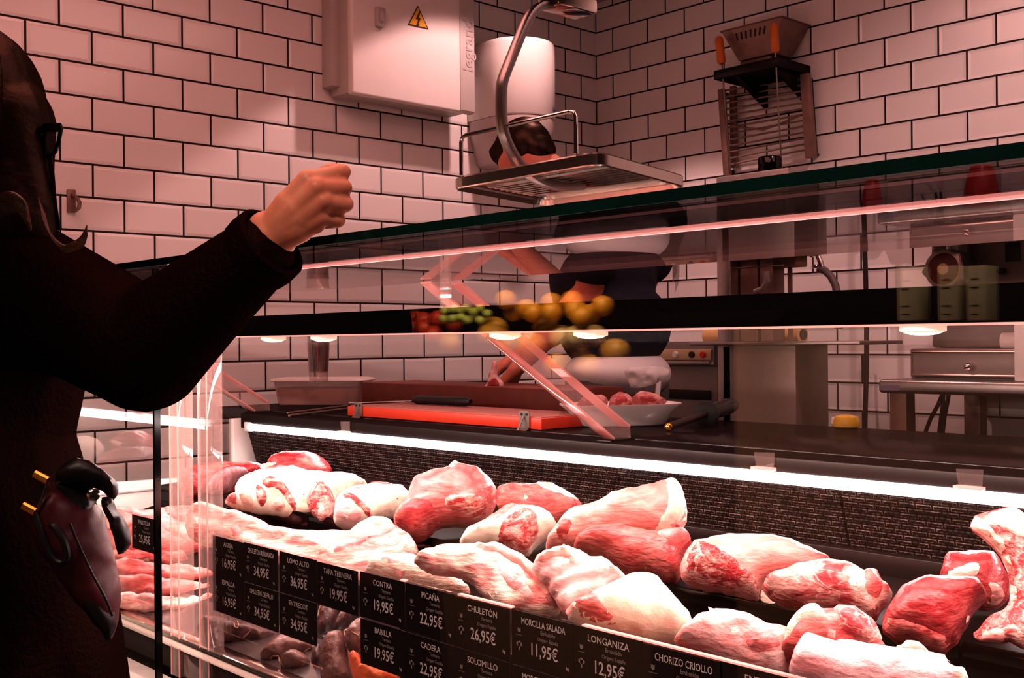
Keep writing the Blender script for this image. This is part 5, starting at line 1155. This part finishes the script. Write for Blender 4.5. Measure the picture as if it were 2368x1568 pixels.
# ================================================================== hanging scale
zt = .30
A, Bq, Cq, Dq = onZ(1040, 415, zt), onZ(1385, 352, zt), onZ(1592, 411, zt), onZ(1250, 456, zt)
tc_ = (A+Bq+Cq+Dq)/4
hs = thing('hanging_scale', 'hanging steel scale with a bent arm and flat weighing tray above the counter', 'hanging scale', (tc_.x, tc_.y, zt))
def quad(k, z): return [tc_+(p-tc_)*k+Vector((0, 0, z)) for p in (A, Bq, Cq, Dq)]
def rquad(k, z, r=.10):
    q = quad(k, z); out = []
    for i in range(4):
        p, a, b = q[i], q[i-1], q[(i+1) % 4]
        p1, p2 = p.lerp(a, r), p.lerp(b, r)
        for u in (0, .25, .5, .75, 1): out.append(p1*(1-u)**2+p*2*u*(1-u)+p2*u*u)
    return out
tr = loftm([rquad(.86, -.006), rquad(.88, -.010), rquad(.955, -.010), rquad(.985, -.019), rquad(1.0, -.017), rquad(1.0, .000), rquad(.985, .003), rquad(.96, -.002), rquad(.90, -.003), rquad(.5, -.003)]).build('weighing_tray', M['satin_steel'], hs, smooth=30)
for k in range(8):
    f = .2+.08*k; a, b = quad(.80, -.0088)[1].lerp(quad(.80, -.0088)[2], f), quad(.80, -.0088)[0].lerp(quad(.80, -.0088)[3], f)
    MB().bar(a, b, .006, .004).build('pressed_rib', M['chrome'], tr)
g0, g1 = A.lerp(Bq, .09), A.lerp(Bq, .865); hgt = Vector((0, 0, .075))
pts = [g0+Vector((0, 0, .004)), g0+hgt*.86, g0+hgt*.97+(g1-g0)*.015, g0+hgt+(g1-g0)*.05, g1+hgt-(g1-g0)*.05, g1+hgt*.97-(g1-g0)*.015, g1+hgt*.86, g1+Vector((0, 0, .004))]
MB().tube(pts, .0038, 10).build('guard_wire', M['chrome'], hs)
# bent flat arm: under the tray, out in front of it and up to the head
pl = tc_.copy(); nX = -1
def arm(px, py):   # the arm lies in the vertical plane y = const through the tray centre
    return onY(px, py, tc_.y)
apx = [(1345, 430), (1305, 432), (1260, 424), (1225, 404), (1196, 372), (1176, 338), (1164, 305), (1159, 262), (1159, 215), (1163, 185), (1180, 140), (1205, 78), (1222, 42), (1238, 22), (1258, 12), (1300, 10)]
ap = [onY(x, y, tc_.y) for x, y in apx]
def spline(P, n=5):
    out = []
    for i in range(len(P)-1):
        p0, p1, p2, p3 = P[max(i-1, 0)], P[i], P[i+1], P[min(i+2, len(P)-1)]
        for k in range(n):
            u = k/n; out.append(.5*((2*p1)+(p2-p0)*u+(2*p0-5*p1+4*p2-p3)*u*u+(3*p1-p0-3*p2+p3)*u**3))
    return out+[P[-1]]
sp = spline(ap); mb = MB(); w_, th_ = .0165, .0075
v = []; n = len(sp)
for i, p in enumerate(sp):
    t_ = (sp[min(i+1, n-1)]-sp[max(i-1, 0)]).normalized(); nrm = Vector((-t_.z, 0, t_.x)).normalized()
    for a in range(10):
        q = 2*math.pi*a/10; c_, s_ = math.cos(q), math.sin(q)
        v.append(p+Vector((0, 1, 0))*w_*math.copysign(abs(c_)**.5, c_)*.62+nrm*th_*math.copysign(abs(s_)**.5, s_))
f = [(i*10+k, i*10+(k+1) % 10, (i+1)*10+(k+1) % 10, (i+1)*10+k) for i in range(n-1) for k in range(10)]+[tuple(range(9, -1, -1)), tuple((n-1)*10+k for k in range(10))]
mb.add(v, f).build('bent_arm', M['steel'], hs, smooth=50)
hh = onY(1300, 10, tc_.y)
hb = MB().box(hh.x-.035, hh.x+.065, hh.y-.03, hh.y+.03, hh.z-.012, hh.z+.045).build('hook_block', M['chrome'], hs, bevel=.006)
MB().box(hh.x-.24, hh.x+.11, hh.y-.055, hh.y+.055, hh.z+.022, hh.z+.30).build('scale_head', M['dark_steel'], hs, bevel=.012)
MB().cyl((hh.x-.05, hh.y, hh.z+.29), (hh.x-.05, hh.y, ZT-.001), .016).build('ceiling_rod', M['steel'], hs)
# ================================================================== the butcher
def m_(x, y, X): return onX(x, y, X)
Hc = m_(1213, 362, 2.44); fv = Vector((-.06, .75, -.66)).normalized(); lv = fv.cross(Vector((0, 0, 1))).normalized(); uv_ = lv.cross(fv).normalized()   # lv = his right
def hl_(f, l, u): return Hc+fv*f+lv*l+uv_*u
TX = 2.60
neck = m_(1338, 452, 2.53)
shL, shR = m_(1392, 500, 2.43), m_(1385, 492, 2.43)+Vector((.36, .05, .0))
chest = m_(1388, 560, TX); belly = m_(1402, 720, TX); hip = m_(1428, 880, TX)
elL = m_(1362, 672, 2.45); wrL = m_(1205, 842, 2.34); wrL.z = max(wrL.z, kz+.05)
elR = elL+Vector((.34, .08, .03)); wrR = wrL+Vector((.10, .10, .03))
P = [ell(hl_(-.005, 0, .022), (lv*.074, fv*.096, uv_*.088)), ell(hl_(.035, 0, -.035), (lv*.060, fv*.066, uv_*.085)),
     cap(hl_(.07, 0, -.10), .026, hl_(.060, 0, -.085), .032), cap(hl_(.094, 0, .004), .011, hl_(.112, 0, -.036), .015),
     cap(hl_(.086, -.032, .012), .012, hl_(.086, .032, .012), .012), cap(hl_(.088, -.018, -.066), .010, hl_(.088, .018, -.066), .010),
     cap(hl_(.04, -.052, -.07), .022, hl_(.066, 0, -.100), .02), cap(hl_(.04, .052, -.07), .022, hl_(.066, 0, -.100), .02)]
for s in (-1, 1):
    P += [ell(hl_(-.012, s*.087, -.014), (lv*.016+fv*s*-.006, fv*.023, uv_*.038)), ell(hl_(.080, s*.029, .0), (lv*.011, fv*.008, uv_*.008))]
P += [cap(hl_(-.02, 0, -.05), .057, neck, .066), cap(neck, .060, chest, .11), cap(chest, .12, belly, .125), cap(belly, .125, hip, .13),
      cap(shL, .055, shR, .055)]
for sh_, el_, wr_ in ((shL, elL, wrL), (shR, elR, wrR)):
    P += [cap(sh_, .056, el_, .046), cap(el_, .047, el_.lerp(wr_, .35), .044), cap(el_.lerp(wr_, .35), .044, wr_, .028)]
    hd_ = (wr_-el_).normalized(); sd = hd_.cross(Vector((0, 0, 1))).normalized(); up_ = sd.cross(hd_)
    P += [cap(wr_, .027, wr_+hd_*.03+sd*.014, .022), cap(wr_, .026, wr_+hd_*.03-sd*.016, .021), cap(wr_+hd_*.03+sd*.016, .02, wr_+hd_*.075+sd*.022, .016), cap(wr_+hd_*.03-sd*.016, .02, wr_+hd_*.075-sd*.024, .015)]
    for k, (o_, L_) in enumerate(((.028, .040), (.010, .046), (-.009, .042), (-.027, .033))):
        a0 = wr_+hd_*.078+sd*o_; a1 = a0+hd_*L_*.9-up_*.010; a2 = a1+hd_*.012-up_*.026
        P += [cap(a0, .0105, a1, .0092), cap(a1, .0092, a2, .0078)]
    P += [cap(wr_+hd_*.02+sd*.026, .014, wr_+hd_*.052+sd*.052-up_*.012, .0115), cap(wr_+hd_*.052+sd*.052-up_*.012, .0115, wr_+hd_*.084+sd*.046-up_*.024, .009)]
ft = Vector((hip.x, hip.y, PLAT))
for s in (-1, 1):
    h_ = hip+Vector((.085*s, 0, -.03)); k_ = Vector((h_.x+.01*s, h_.y+.02, PLAT+.50)); a_ = Vector((k_.x, k_.y-.02, PLAT+.085))
    P += [cap(h_, .095, k_, .062), cap(k_, .062, a_, .045), cap(a_+Vector((0, -.02, -.04)), .038, a_+Vector((0, .15, -.047)), .035)]
man = grow('person', P, .0058, M['skin_man'])
tag(man, 'man in a navy top and white apron bending over the block, dark short hair', 'person')
H = [ell(hl_(-.010, 0, .042), (lv*.077, fv*.100, uv_*.078)), ell(hl_(-.030, 0, .016), (lv*.0785, fv*.082, uv_*.074)), ell(hl_(-.060, 0, -.020), (lv*.060, fv*.045, uv_*.062)), ell(hl_(.055, 0, .082), (lv*.060, fv*.030, uv_*.018)), ell(hl_(.035, 0, .070), (lv*.066, fv*.058, uv_*.036))]
grow('short_hair', H, .005, M['dark_hair'], man)
S_ = [cap(neck.lerp(Hc, .22), .064, neck+Vector((0, -.01, -.02)), .082), cap(neck+Vector((0, -.015, -.035)), .080, chest, .140), ell(belly, (Vector((.195, .03, 0)), Vector((-.02, .150, 0)), Vector((0, 0, .20)))), cap(chest, .150, belly, .145), cap(belly, .145, hip+Vector((0, 0, .15)), .140),
      ell((chest+belly)/2, (Vector((.205, .03, 0)), Vector((-.02, .150, 0)), Vector((0, 0, .22)))), ell(hip+Vector((0, 0, .17)), (Vector((.190, .02, 0)), Vector((-.02, .156, 0)), Vector((0, 0, .150)))),
      cap(shL, .072, shR, .072), cap(shL, .078, shL.lerp(elL, .62), .074), cap(shR, .078, shR.lerp(elR, .62), .074), ell(shL.lerp(chest, .5), (Vector((.09, 0, 0)), Vector((0, .11, 0)), Vector((0, 0, .10))))]
sh_o = grow('navy_top', S_, .008, M['navy'], man)
# waist apron, tied behind
ap_ = [ell(hip+Vector((0, 0, .02)), (Vector((.188, .02, 0)), Vector((-.02, .155, 0)), Vector((0, 0, .09)))), ell(hip+Vector((0, .02, -.27)), (Vector((.200, .02, 0)), Vector((-.02, .160, 0)), Vector((0, 0, .33))))]
apn = grow('white_apron', ap_, .008, M['apron'], man)
s = Soft([(1440, 852), (1500, 846), (1549, 850), (1546, 870), (1520, 874), (1528, 885), (1462, 902), (1452, 880)], 2.40, lean=0, thick=.004, back=.003, res=.006, amp=.004, freq=22, seed=80, smooth=1)
kn = s.body('apron_flap', M['apron'], apn)
MB().tube([hip+Vector((.0, -.165, .0)), hip+Vector((-.03, -.175, -.10)), hip+Vector((-.05, -.172, -.2))], .008, 8).build('apron_tie', M['apron'], apn)
pt = []
for s_ in (-1, 1):
    h_ = hip+Vector((.085*s_, 0, -.03)); k_ = Vector((h_.x+.01*s_, h_.y+.02, PLAT+.50)); a_ = Vector((k_.x, k_.y-.02, PLAT+.085))
    pt += [cap(h_, .108, k_, .078), cap(k_, .078, a_, .066)]
grow('grey_trousers', pt, .008, M['trousers'], man)

# ================================================================== the woman
def w_(x, y, D): return onD(x, y, D)
hc = w_(-62, 300, 1.36)
fw_ = Vector((.80, .56, -.12)).normalized(); lw_ = fw_.cross(Vector((0, 0, 1))).normalized(); uw_ = lw_.cross(fw_).normalized()
def hw_(f, l, u): return hc+fw_*f+lw_*l+uw_*u
shR_, shL_ = w_(38, 655, 1.33), w_(-190, 640, 1.55)
elb = w_(335, 812, 1.28); wri = w_(612, 572, 1.205)
neck_ = w_(-75, 520, 1.37); chest_ = w_(-85, 760, 1.38); waist_ = w_(-118, 1010, 1.38); hipw = w_(-95, 1330, 1.38)
P = [ell(hw_(-.008, 0, .018), (lw_*.070, fw_*.090, uw_*.088)), ell(hw_(.034, 0, -.045), (lw_*.054, fw_*.060, uw_*.075)),
     cap(hw_(.068, 0, -.095), .020, hw_(.050, 0, -.085), .03), cap(hw_(.088, 0, 0), .009, hw_(.108, 0, -.034), .012),
     cap(hw_(.082, -.016, -.062), .008, hw_(.082, .016, -.062), .008), cap(hw_(.082, -.03, .012), .010, hw_(.082, .03, .012), .010),
     cap(hw_(-.01, 0, -.07), .046, neck_, .05), cap(neck_, .05, chest_, .10), cap(chest_, .105, waist_, .10), cap(waist_, .10, hipw, .13), cap(shR_, .045, shL_, .045)]
for s_ in (-1, 1):
    P += [ell(hw_(-.008, s_*.070, -.01), (lw_*.009, fw_*.015, uw_*.027)), ell(hw_(.078, s_*.028, -.002), (lw_*.010, fw_*.008, uw_*.007))]
P += [cap(shR_, .045, elb, .036), cap(elb, .037, elb.lerp(wri, .4), .035), cap(elb.lerp(wri, .4), .035, wri, .0235)]
# raised hand: back of the hand to the viewer, fingers curled away
def hp_(x, y, D): return onD(560+x/5.227, 350+y/5.227, D)
wr0 = hp_(335, 1040, 1.200)
P += [cap(wri, .0235, wr0, .0235), cap(hp_(300, 960, 1.202), .022, hp_(430, 1080, 1.202), .020)]
MCP = [(790, 345, 1.182), (905, 440, 1.176), (985, 605, 1.178), (960, 800, 1.184)]
PIP = [(1215, 250, 1.196), (1235, 440, 1.190), (1255, 640, 1.192), (1165, 835, 1.196)]
RAD = [.0090, .0088, .0086, .0078]
for (a, b, r) in zip(MCP, PIP, RAD):
    A0 = hp_(*a); B0 = hp_(*b)
    P += [cap(wr0, .0205, wr0.lerp(A0, .55), .0185), cap(wr0.lerp(A0, .55), .0175, A0, r*1.28), ell(A0, (Vector((r*1.3, 0, 0)), Vector((0, r*1.3, 0)), Vector((0, 0, r*1.25))))]
    D1 = hp_(b[0]-18, b[1]+18, b[2]+.030); D2 = hp_(b[0]-190, b[1]+40, b[2]+.040)
    P += [cap(A0, r*1.10, B0, r), cap(B0, r, D1, r*.92), cap(D1, r*.92, D2, r*.80)]
P += [cap(wr0, .02, hp_(620, 860, 1.205), .021), cap(hp_(620, 860, 1.205), .021, hp_(850, 830, 1.196), .016),
      cap(hp_(430, 960, 1.222), .019, hp_(640, 620, 1.236), .0155), cap(hp_(640, 620, 1.236), .0145, hp_(860, 360, 1.236), .0112), cap(hp_(860, 360, 1.236), .0112, hp_(1090, 235, 1.224), .0092),
      cap(hp_(1090, 235, 1.224), .0090, hp_(1200, 235, 1.214), .0075)]
for s_ in (-1, 1):
    h_ = hipw+lw_*(.08*s_); k_ = Vector((h_.x, h_.y, FLOOR+.46)); a_ = Vector((k_.x, k_.y, FLOOR+.08))
    P += [cap(h_, .085, k_, .055), cap(k_, .055, a_, .038), cap(a_+Vector((0, 0, -.04)), .036, a_+fw_*.14+Vector((0, 0, -.03)), .032)]
woman = grow('person', P, .0023, M['skin'], smooth=3)
tag(woman, 'woman in a dark wool coat and glasses raising her hand over the case', 'person')
K = [cap(shR_, .078, shL_, .078), cap(shR_, .080, elb, .070), cap(elb, .071, elb.lerp(wri, .45), .056), cap(elb.lerp(wri, .45), .056, w_(596, 588, 1.21), .0415),
     cap(neck_+Vector((0, 0, -.045)), .070, chest_, .15), cap(chest_, .155, waist_, .145), cap(waist_, .145, hipw, .180), cap(hipw, .18, w_(-60, 1900, 1.38), .205),
     cap(w_(-20, 590, 1.36), .055, w_(-140, 560, 1.42), .06), cap(shL_, .08, shL_+Vector((.03, .06, -.28)), .07), cap(shL_+Vector((.03, .06, -.28)), .07, shL_+Vector((.14, -.02, -.40)), .055),
     cap(w_(60, 1180, 1.36), .06, w_(120, 1520, 1.34), .065), cap(w_(120, 1520, 1.34), .065, w_(150, 1700, 1.34), .07)]
coat = grow('wool_coat', K, .006, M['coat'], woman)
# cuff rim
d_ = (wri-elb).normalized(); ca_ = w_(606, 580, 1.208)
MB().lathe(ca_, [(.030, -.012), (.0435, -.012), (.0450, 0), (.0440, .016), (.0385, .018), (.034, .010), (.030, .0)], 32, d_).build('cuff', M['coat'], coat, smooth=60)
# long hair
HR = [ell(hw_(-.016, 0, .028), (lw_*.088, fw_*.100, uw_*.100)), cap(hw_(-.01, .040, .0), .068, w_(5, 420, 1.33), .058), cap(w_(5, 420, 1.33), .060, w_(40, 520, 1.31), .045), cap(w_(-10, 430, 1.34), .065, w_(0, 545, 1.32), .06),
      cap(hw_(-.05, 0, 0), .08, w_(-90, 540, 1.42), .07), cap(w_(15, 290, 1.33), .046, w_(40, 400, 1.32), .038), cap(w_(40, 400, 1.32), .038, w_(66, 490, 1.31), .032), cap(w_(66, 490, 1.31), .032, w_(78, 560, 1.305), .027)]
hair = grow('long_hair', HR, .004, M['dark_hair'], woman)
random.seed(3)
def lock(pts, r, m): MB().tube(spline(pts, 6), [r*(1-.75*abs(2*i/(6*(len(pts)-1))-1)**3) for i in range(6*(len(pts)-1)+1)], 8).build('hair_lock', M[m], hair)
for k in range(7):
    o_ = k*7
    lock([w_(-20+o_, 470-k*3, 1.245), w_(20+o_*.6, 448+k*6, 1.238), w_(55+o_*.2, 470+k*7, 1.236), w_(62+o_*.2, 505+k*5, 1.240)], .0034, 'hair_backlit')
for k in range(9):
    lock([w_(88+k*2, 455+k*5, 1.262), w_(104+k*2, 520+k*4, 1.247), w_(138+k*2.2, 570+k*2.2-(k % 3)*4, 1.24), w_(176+k*1.4, 562+k*1.4-(k % 2)*6, 1.24), w_(196+k*.5, 536+k*1.2, 1.24), w_(201-k*.3, 520+k*2, 1.24)], .0016, 'hair_backlit')
for k in range(5):
    lock([w_(105+k*3, 330+k*6, 1.32), w_(116+k*2, 400, 1.315), w_(122+k*2, 470, 1.312), w_(128+k*4, 560, 1.312)], .0011, 'dark_hair')
lock([w_(128, 570, 1.30), w_(150, 580, 1.30), w_(165, 592, 1.30), w_(180, 588, 1.30)], .0016, 'hair_backlit')
sm_ = MB()
for k in range(46):
    a = -1.35+2.7*k/45; q0 = hw_(-.016+.03*math.sin(a*2), 0, .126)
    side = Vector((math.cos(a+.3), math.sin(a+.3), 0)); pts = [q0]
    for u, v in ((.060, .105), (.088, .050), (.096, -.02), (.092, -.09), (.078, -.165)):
        pts.append(hw_(-.016, 0, 0)-side*u*(1+.03*random.random())*1.02+uw_*v)
    sm_.tube(spline(pts, 4), .0030, 6)
sm_.build('hair_strands', M['dark_hair'], hair)
# glasses
gl = thing('eyeglasses', 'dark thick framed eyeglasses on the woman beside her hair', 'glasses', T(w_(118, 325, 1.325)))
rim = [(104, 293), (126, 290), (141, 294), (139, 310), (133, 340), (122, 360), (108, 364), (102, 352)]
rp = [w_(x, y, 1.318) for x, y in chaikin(rim, 2)]
MB().tube(rp+[rp[0]], .0026, 8).build('frame_rim', M['black_gloss'], gl)
MB().tube([w_(98, 300, 1.318), w_(104, 294, 1.318), w_(140, 295, 1.317)], [.0035, .0048, .0055], 8).build('top_bar', M['black_gloss'], gl)
MB().tube([w_(140, 296, 1.318), w_(100, 300, 1.312), w_(40, 315, 1.318)], .0030, 8).build('temple_arm', M['black_gloss'], gl)
mb = MB(); mb.add(rp, [tuple(range(len(rp)))]); mb.build('lens', glass('lens_glass', (.75, .78, .78), .28), gl, smooth=0)

# ---- her shoulder bag
bg = Soft(D_([(120, 660), (190, 560), (290, 485), (420, 560), (560, 640), (605, 850), (655, 1050), (662, 1110), (645, 1210), (625, 1330), (585, 1385), (545, 1300), (430, 1180), (300, 1010), (190, 850)]), 0, D=1.235, lean=0, thick=.035, back=.05, seed=90, amp=.010, freq=9, res=.007, rough_edge=.0008)
bag = bg.body('shoulder_bag', M['burgundy']); tag(bag, 'burgundy leather shoulder bag with gold ring and black flap at the hip of the woman', 'bag')
fl = bg.patch('black_flap', D_([(285, 520), (300, 480), (345, 415), (420, 420), (500, 470), (545, 545), (540, 595), (480, 680), (400, 640), (330, 560)]), M['bag_black'], bag, bulge=.010, rnd=.02)
f2 = Soft(D_([(285, 475), (340, 398), (420, 362), (500, 384), (582, 450), (640, 498), (648, 540), (630, 590), (600, 608), (560, 540), (430, 520), (330, 500)]), 0, D=1.222, lean=25, thick=.022, back=.02, seed=91, amp=.006, freq=12, res=.006, rough_edge=.0005)
f2.body('folded_top', M['bag_black'], bag)
f3 = Soft(D_([(530, 590), (600, 575), (645, 650), (702, 760), (718, 840), (690, 880), (655, 912), (630, 870), (585, 720)]), 0, D=1.205, lean=5, thick=.010, back=.008, seed=92, amp=.003, freq=14, res=.006)
f3.body('hanging_tassel', M['bag_black'], bag)
f4 = Soft(D_([(430, 1180), (545, 1300), (585, 1385), (620, 1340), (630, 1240), (560, 1090), (480, 1060)]), 0, D=1.222, lean=0, thick=.012, back=.01, seed=93, amp=.003, res=.006)
f4.body('bottom_gusset', M['bag_black'], bag)
def dl(x, y, D): return onD(x/2.347, 900+y/2.347, D)
MB().tube(spline([dl(380, 730, 1.196), dl(430, 850, 1.196), dl(500, 1000, 1.197), dl(570, 1130, 1.200), dl(610, 1230, 1.205)], 5), .0016, 8).build('piping_seam', M['bag_black'], bag)
MB().tube([dl(190, 460, 1.19), dl(262, 498, 1.188)], .0048, 10).build('gold_bar', M['gold'], bag)
MB().tube([dl(128, 632, 1.19), dl(195, 668, 1.188)], .0048, 10).build('gold_bar', M['gold'], bag)
MB().tube([dl(262, 500, 1.188), dl(236, 580, 1.186), dl(204, 655, 1.188)], .0022, 8).build('ring_side', M['chrome'], bag)
mb = MB(); mb.prism([dl(170, 530, 1.197), dl(250, 515, 1.197), dl(215, 660, 1.197), dl(140, 640, 1.197)], fv*0+Vector((.002, .002, 0))); mb.build('leather_strap', M['bag_black'], bag)
MB().tube(spline([dl(185, 672, 1.190), dl(215, 760, 1.189), dl(250, 850, 1.189), dl(300, 925, 1.189), dl(345, 938, 1.189), dl(366, 900, 1.189), dl(345, 820, 1.189), dl(300, 750, 1.190), dl(278, 735, 1.192)], 5), .0042, 10).build('strap_loop', M['bag_black'], bag)
p = dl(508, 572, 1.205); MB().lathe(p, [(.006, 0), (.007, .002), (.004, .004)], 16, (-p).normalized()).build('snap_button', M['chrome'], bag)

# ================================================================== stall across the aisle, seen only mirrored in the glass
def mir(x, y, Xv):       # point whose mirror image in the front glass shows at this pixel
    p = onX(x, y, Xv); return Vector((1.40-p.x, p.y, p.z))
st = thing('fruit_stall', 'wooden fruit stall with dark crates mirrored in the case glass', 'stall', (-1.75, 2.75, FLOOR))
XV = 2.5
pa, pb = mir(860, 790, XV), mir(1400, 790, XV)
xs = pa.x
MB().box(xs-.75, xs-.02, pb.y-.15, pa.y+.15, FLOOR, -.42).build('stall_base', M['brown_wood'], st, bevel=.01)
MB().prism([(xs+.02, pb.y-.15, -.42), (xs-.75, pb.y-.15, .10), (xs-.75, pb.y-.15, -.42)], (0, pa.y-pb.y+.3, 0)).build('sloping_display', M['black_metal'], st)
random.seed(12)
placed = []
def fruit(kind, label, fx, fy, r, mat, dmax=.06, el=1):
    for q in range(80):
        c = mir(fx(), fy(), XV); c.x -= random.random()*(dmax+q*.0012)
        if all((c-p).length > .93*(r*el+pr) for p, pr in placed): break
    else: return
    placed.append((c, r*el))
    a = random.uniform(0, 6.28); ax = (Vector((math.cos(a), math.sin(a), 0))*r*el, Vector((-math.sin(a), math.cos(a), 0))*r, Vector((0, 0, r*.94)))
    o = MB().sphere(c, r, 16, 10, ax).build(kind, M[mat]); return tag(o, label, 'fruit', kind.replace('_', ' ')+' mirrored in the glass')
U = random.uniform
for i in range(20): fruit('tomato', 'red tomato mirrored dimly in the glass band', lambda: U(885, 1000), lambda: U(735, 775), .034, 'tomato')
for i in range(20): fruit('green_grape', 'pale green grape mirrored in the glass band', lambda: U(1010, 1095), lambda: U(712, 742), .016, 'grape', .03)
for i in range(17): fruit('mango', 'yellow brown mango mirrored in the glass', lambda: U(1030, 1230), lambda: U(748, 800), .042, 'mango', .05, 1.4)
for i in range(13): fruit('orange', 'orange mirrored in the glass near the man', lambda: U(1150, 1350), lambda: U(692, 735), .036, 'orange', .05)
for i in range(9): fruit('onion', 'pale round onion mirrored in the glass', lambda: U(1215, 1330), lambda: U(735, 790), .040, 'onion', .03)
for i in range(15): fruit('brown_potato', 'brown potato mirrored low in the glass', lambda: U(1280, 1365), lambda: U(785, 850), .044, 'mango', .05, 1.2)
# cartons mirrored at the right of the band
for i, x in enumerate((2098, 2192, 2258)):
    c0, c1 = mir(x-22, 742, 2.3), mir(x+22, 668, 2.3)
    t = thing('drink_carton', ['leftmost of the cream drink cartons mirrored in the black band', 'middle cream drink carton mirrored in the black band', 'rightmost cream drink carton mirrored in the black band'][i], 'carton', (c0.x, (c0.y+c1.y)/2, c0.z), 'cream cartons mirrored in the band')
    MB().box(c0.x-.06, c0.x, c0.y, c1.y, c0.z, c1.z+.05).build('carton_body', pbr('cream_carton', (.62, .55, .38), .5, noise_amt=.05), t, bevel=.003)
    mb = MB()
    for k in range(4):
        z = c0.z+.012+k*.018+(.02 if k > 1 else 0); mb.box(c0.x+.0005, c0.x+.001, c0.y*.8+c1.y*.2, c0.y*.35+c1.y*.65, z, z+.003)
    mb.build('printed_lines', M['ink'], t, smooth=0)
c0 = mir(2180, 746, 2.3)
o = MB().box(c0.x-.30, c0.x+.06, c0.y-.7, c0.y+.5, FLOOR, c0.z-.001).build('carton_shelf', M['brown_wood'], bevel=.01); tag(o, 'brown wooden shelf under the mirrored cream cartons', 'shelf')
# ================================================================== lights
def area(name, loc, size, power, col, target=None, rot=None, spread=None):
    l = bpy.data.lights.new(name, 'AREA'); l.shape = 'RECTANGLE'; l.size, l.size_y = size; l.energy = power; l.color = col
    if spread: l.spread = math.radians(spread)
    o = bpy.data.objects.new(name, l); C.objects.link(o); o.location = loc
    if target is not None: o.rotation_euler = (Vector(target)-Vector(loc)).to_track_quat('-Z', 'Y').to_euler()
    if rot: o.rotation_euler = rot
    return o
def spot(name, loc, target, power, col, ang, blend=.3, r=.03):
    l = bpy.data.lights.new(name, 'SPOT'); l.energy = power; l.color = col; l.spot_size = math.radians(ang); l.spot_blend = blend; l.shadow_soft_size = r
    o = bpy.data.objects.new(name, l); C.objects.link(o); o.location = loc
    o.rotation_euler = (Vector(target)-Vector(loc)).to_track_quat('-Z', 'Y').to_euler(); return o
# along the tube: two strips aimed down and forward over the meat
a = area('tube_light', (1.630, 1.08, -.255), (.03, 3.6), 10, (1, .74, .72), target=(1.20, 1.08, -.62))
a.rotation_euler = Matrix.Rotation(math.radians(35), 3, 'Y').to_euler()
area('canopy_light', (1.19, 1.08, .000), (.05, 3.6), 24, (1, .72, .66), rot=(0, 0, 0))
c2 = area('canopy_light', (1.17, 1.08, .004), (.03, 3.6), 16, (1, .70, .63), target=(1.0, 1.08, -.4))  # extra strip added under the canopy to brighten the front row of meat
c2.rotation_euler = Matrix.Rotation(math.radians(28), 3, 'Y').to_euler()
c3 = area('shelf_strip_light', (.868, 1.08, ZS-.0085), (.010, 3.6), 25, (1, .66, .59), target=(1.4, 1.08, -.5))
c3.rotation_euler = Matrix.Rotation(math.radians(-38), 3, 'Y').to_euler()
spot('front_fill_spot', (-.55, .15, 1.50), (1.22, .95, -.42), 130, (1, .68, .61), 34, .5, .10)  # unseen fill spots added to brighten the meat from the customer side
spot('front_fill_spot', (-.30, 3.0, 1.50), (1.22, 2.05, -.42), 130, (1, .68, .61), 34, .5, .10)
spot('ceiling_spot', (2.83, 2.65, 1.70), (2.72, 2.80, 0), 60, (1, .56, .53), 92, .12, .035)
spot('ceiling_spot', (2.6, .9, 1.70), (3.3, 1.0, -.2), 52, (1, .58, .55), 120, .6, .05)  # unseen spot added to light the back wall
area('ceiling_fill', (.9, 1.6, 1.72), (1.6, 2.4), 34, (1, .40, .35), rot=(0, 0, 0))  # general reddish fill, added overhead to tint and light the walls
area('ceiling_fill', (2.6, .2, 1.72), (1.0, 2.2), 13, (1, .50, .47), rot=(0, 0, 0))  # weaker added fill behind the counter
area('stall_light', (-.55, 2.2, .8), (.7, 1.0), 95, (1, .80, .50), target=(-1.15, 2.7, -.1))
area('stall_light', (-.6, .6, .9), (.5, .6), 18, (1, .82, .58), target=(-1.2, .5, -.1))
w = bpy.data.worlds.new('market_hall'); bpy.context.scene.world = w; w.use_nodes = True
w.node_tree.nodes['Background'].inputs[0].default_value = (.035, .014, .012, 1); w.node_tree.nodes['Background'].inputs[1].default_value = .6

# ================================================================== camera
cd = bpy.data.cameras.new('camera'); cd.sensor_width = 36; cd.lens = FPX*36/2368; cd.clip_start = .02
cam = bpy.data.objects.new('camera', cd); C.objects.link(cam)
cam.matrix_world = Matrix(((_r.x, _u.x, -_f.x, 0), (_r.y, _u.y, -_f.y, 0), (_r.z, _u.z, -_f.z, 0), (0, 0, 0, 1)))
bpy.context.scene.camera = cam
sc = bpy.context.scene
sc.view_settings.view_transform = 'Standard'; sc.view_settings.look = 'Medium High Contrast'; sc.view_settings.exposure = 0
for o in list(C.objects):
    if o.parent is None: o.location.z += CAMZ
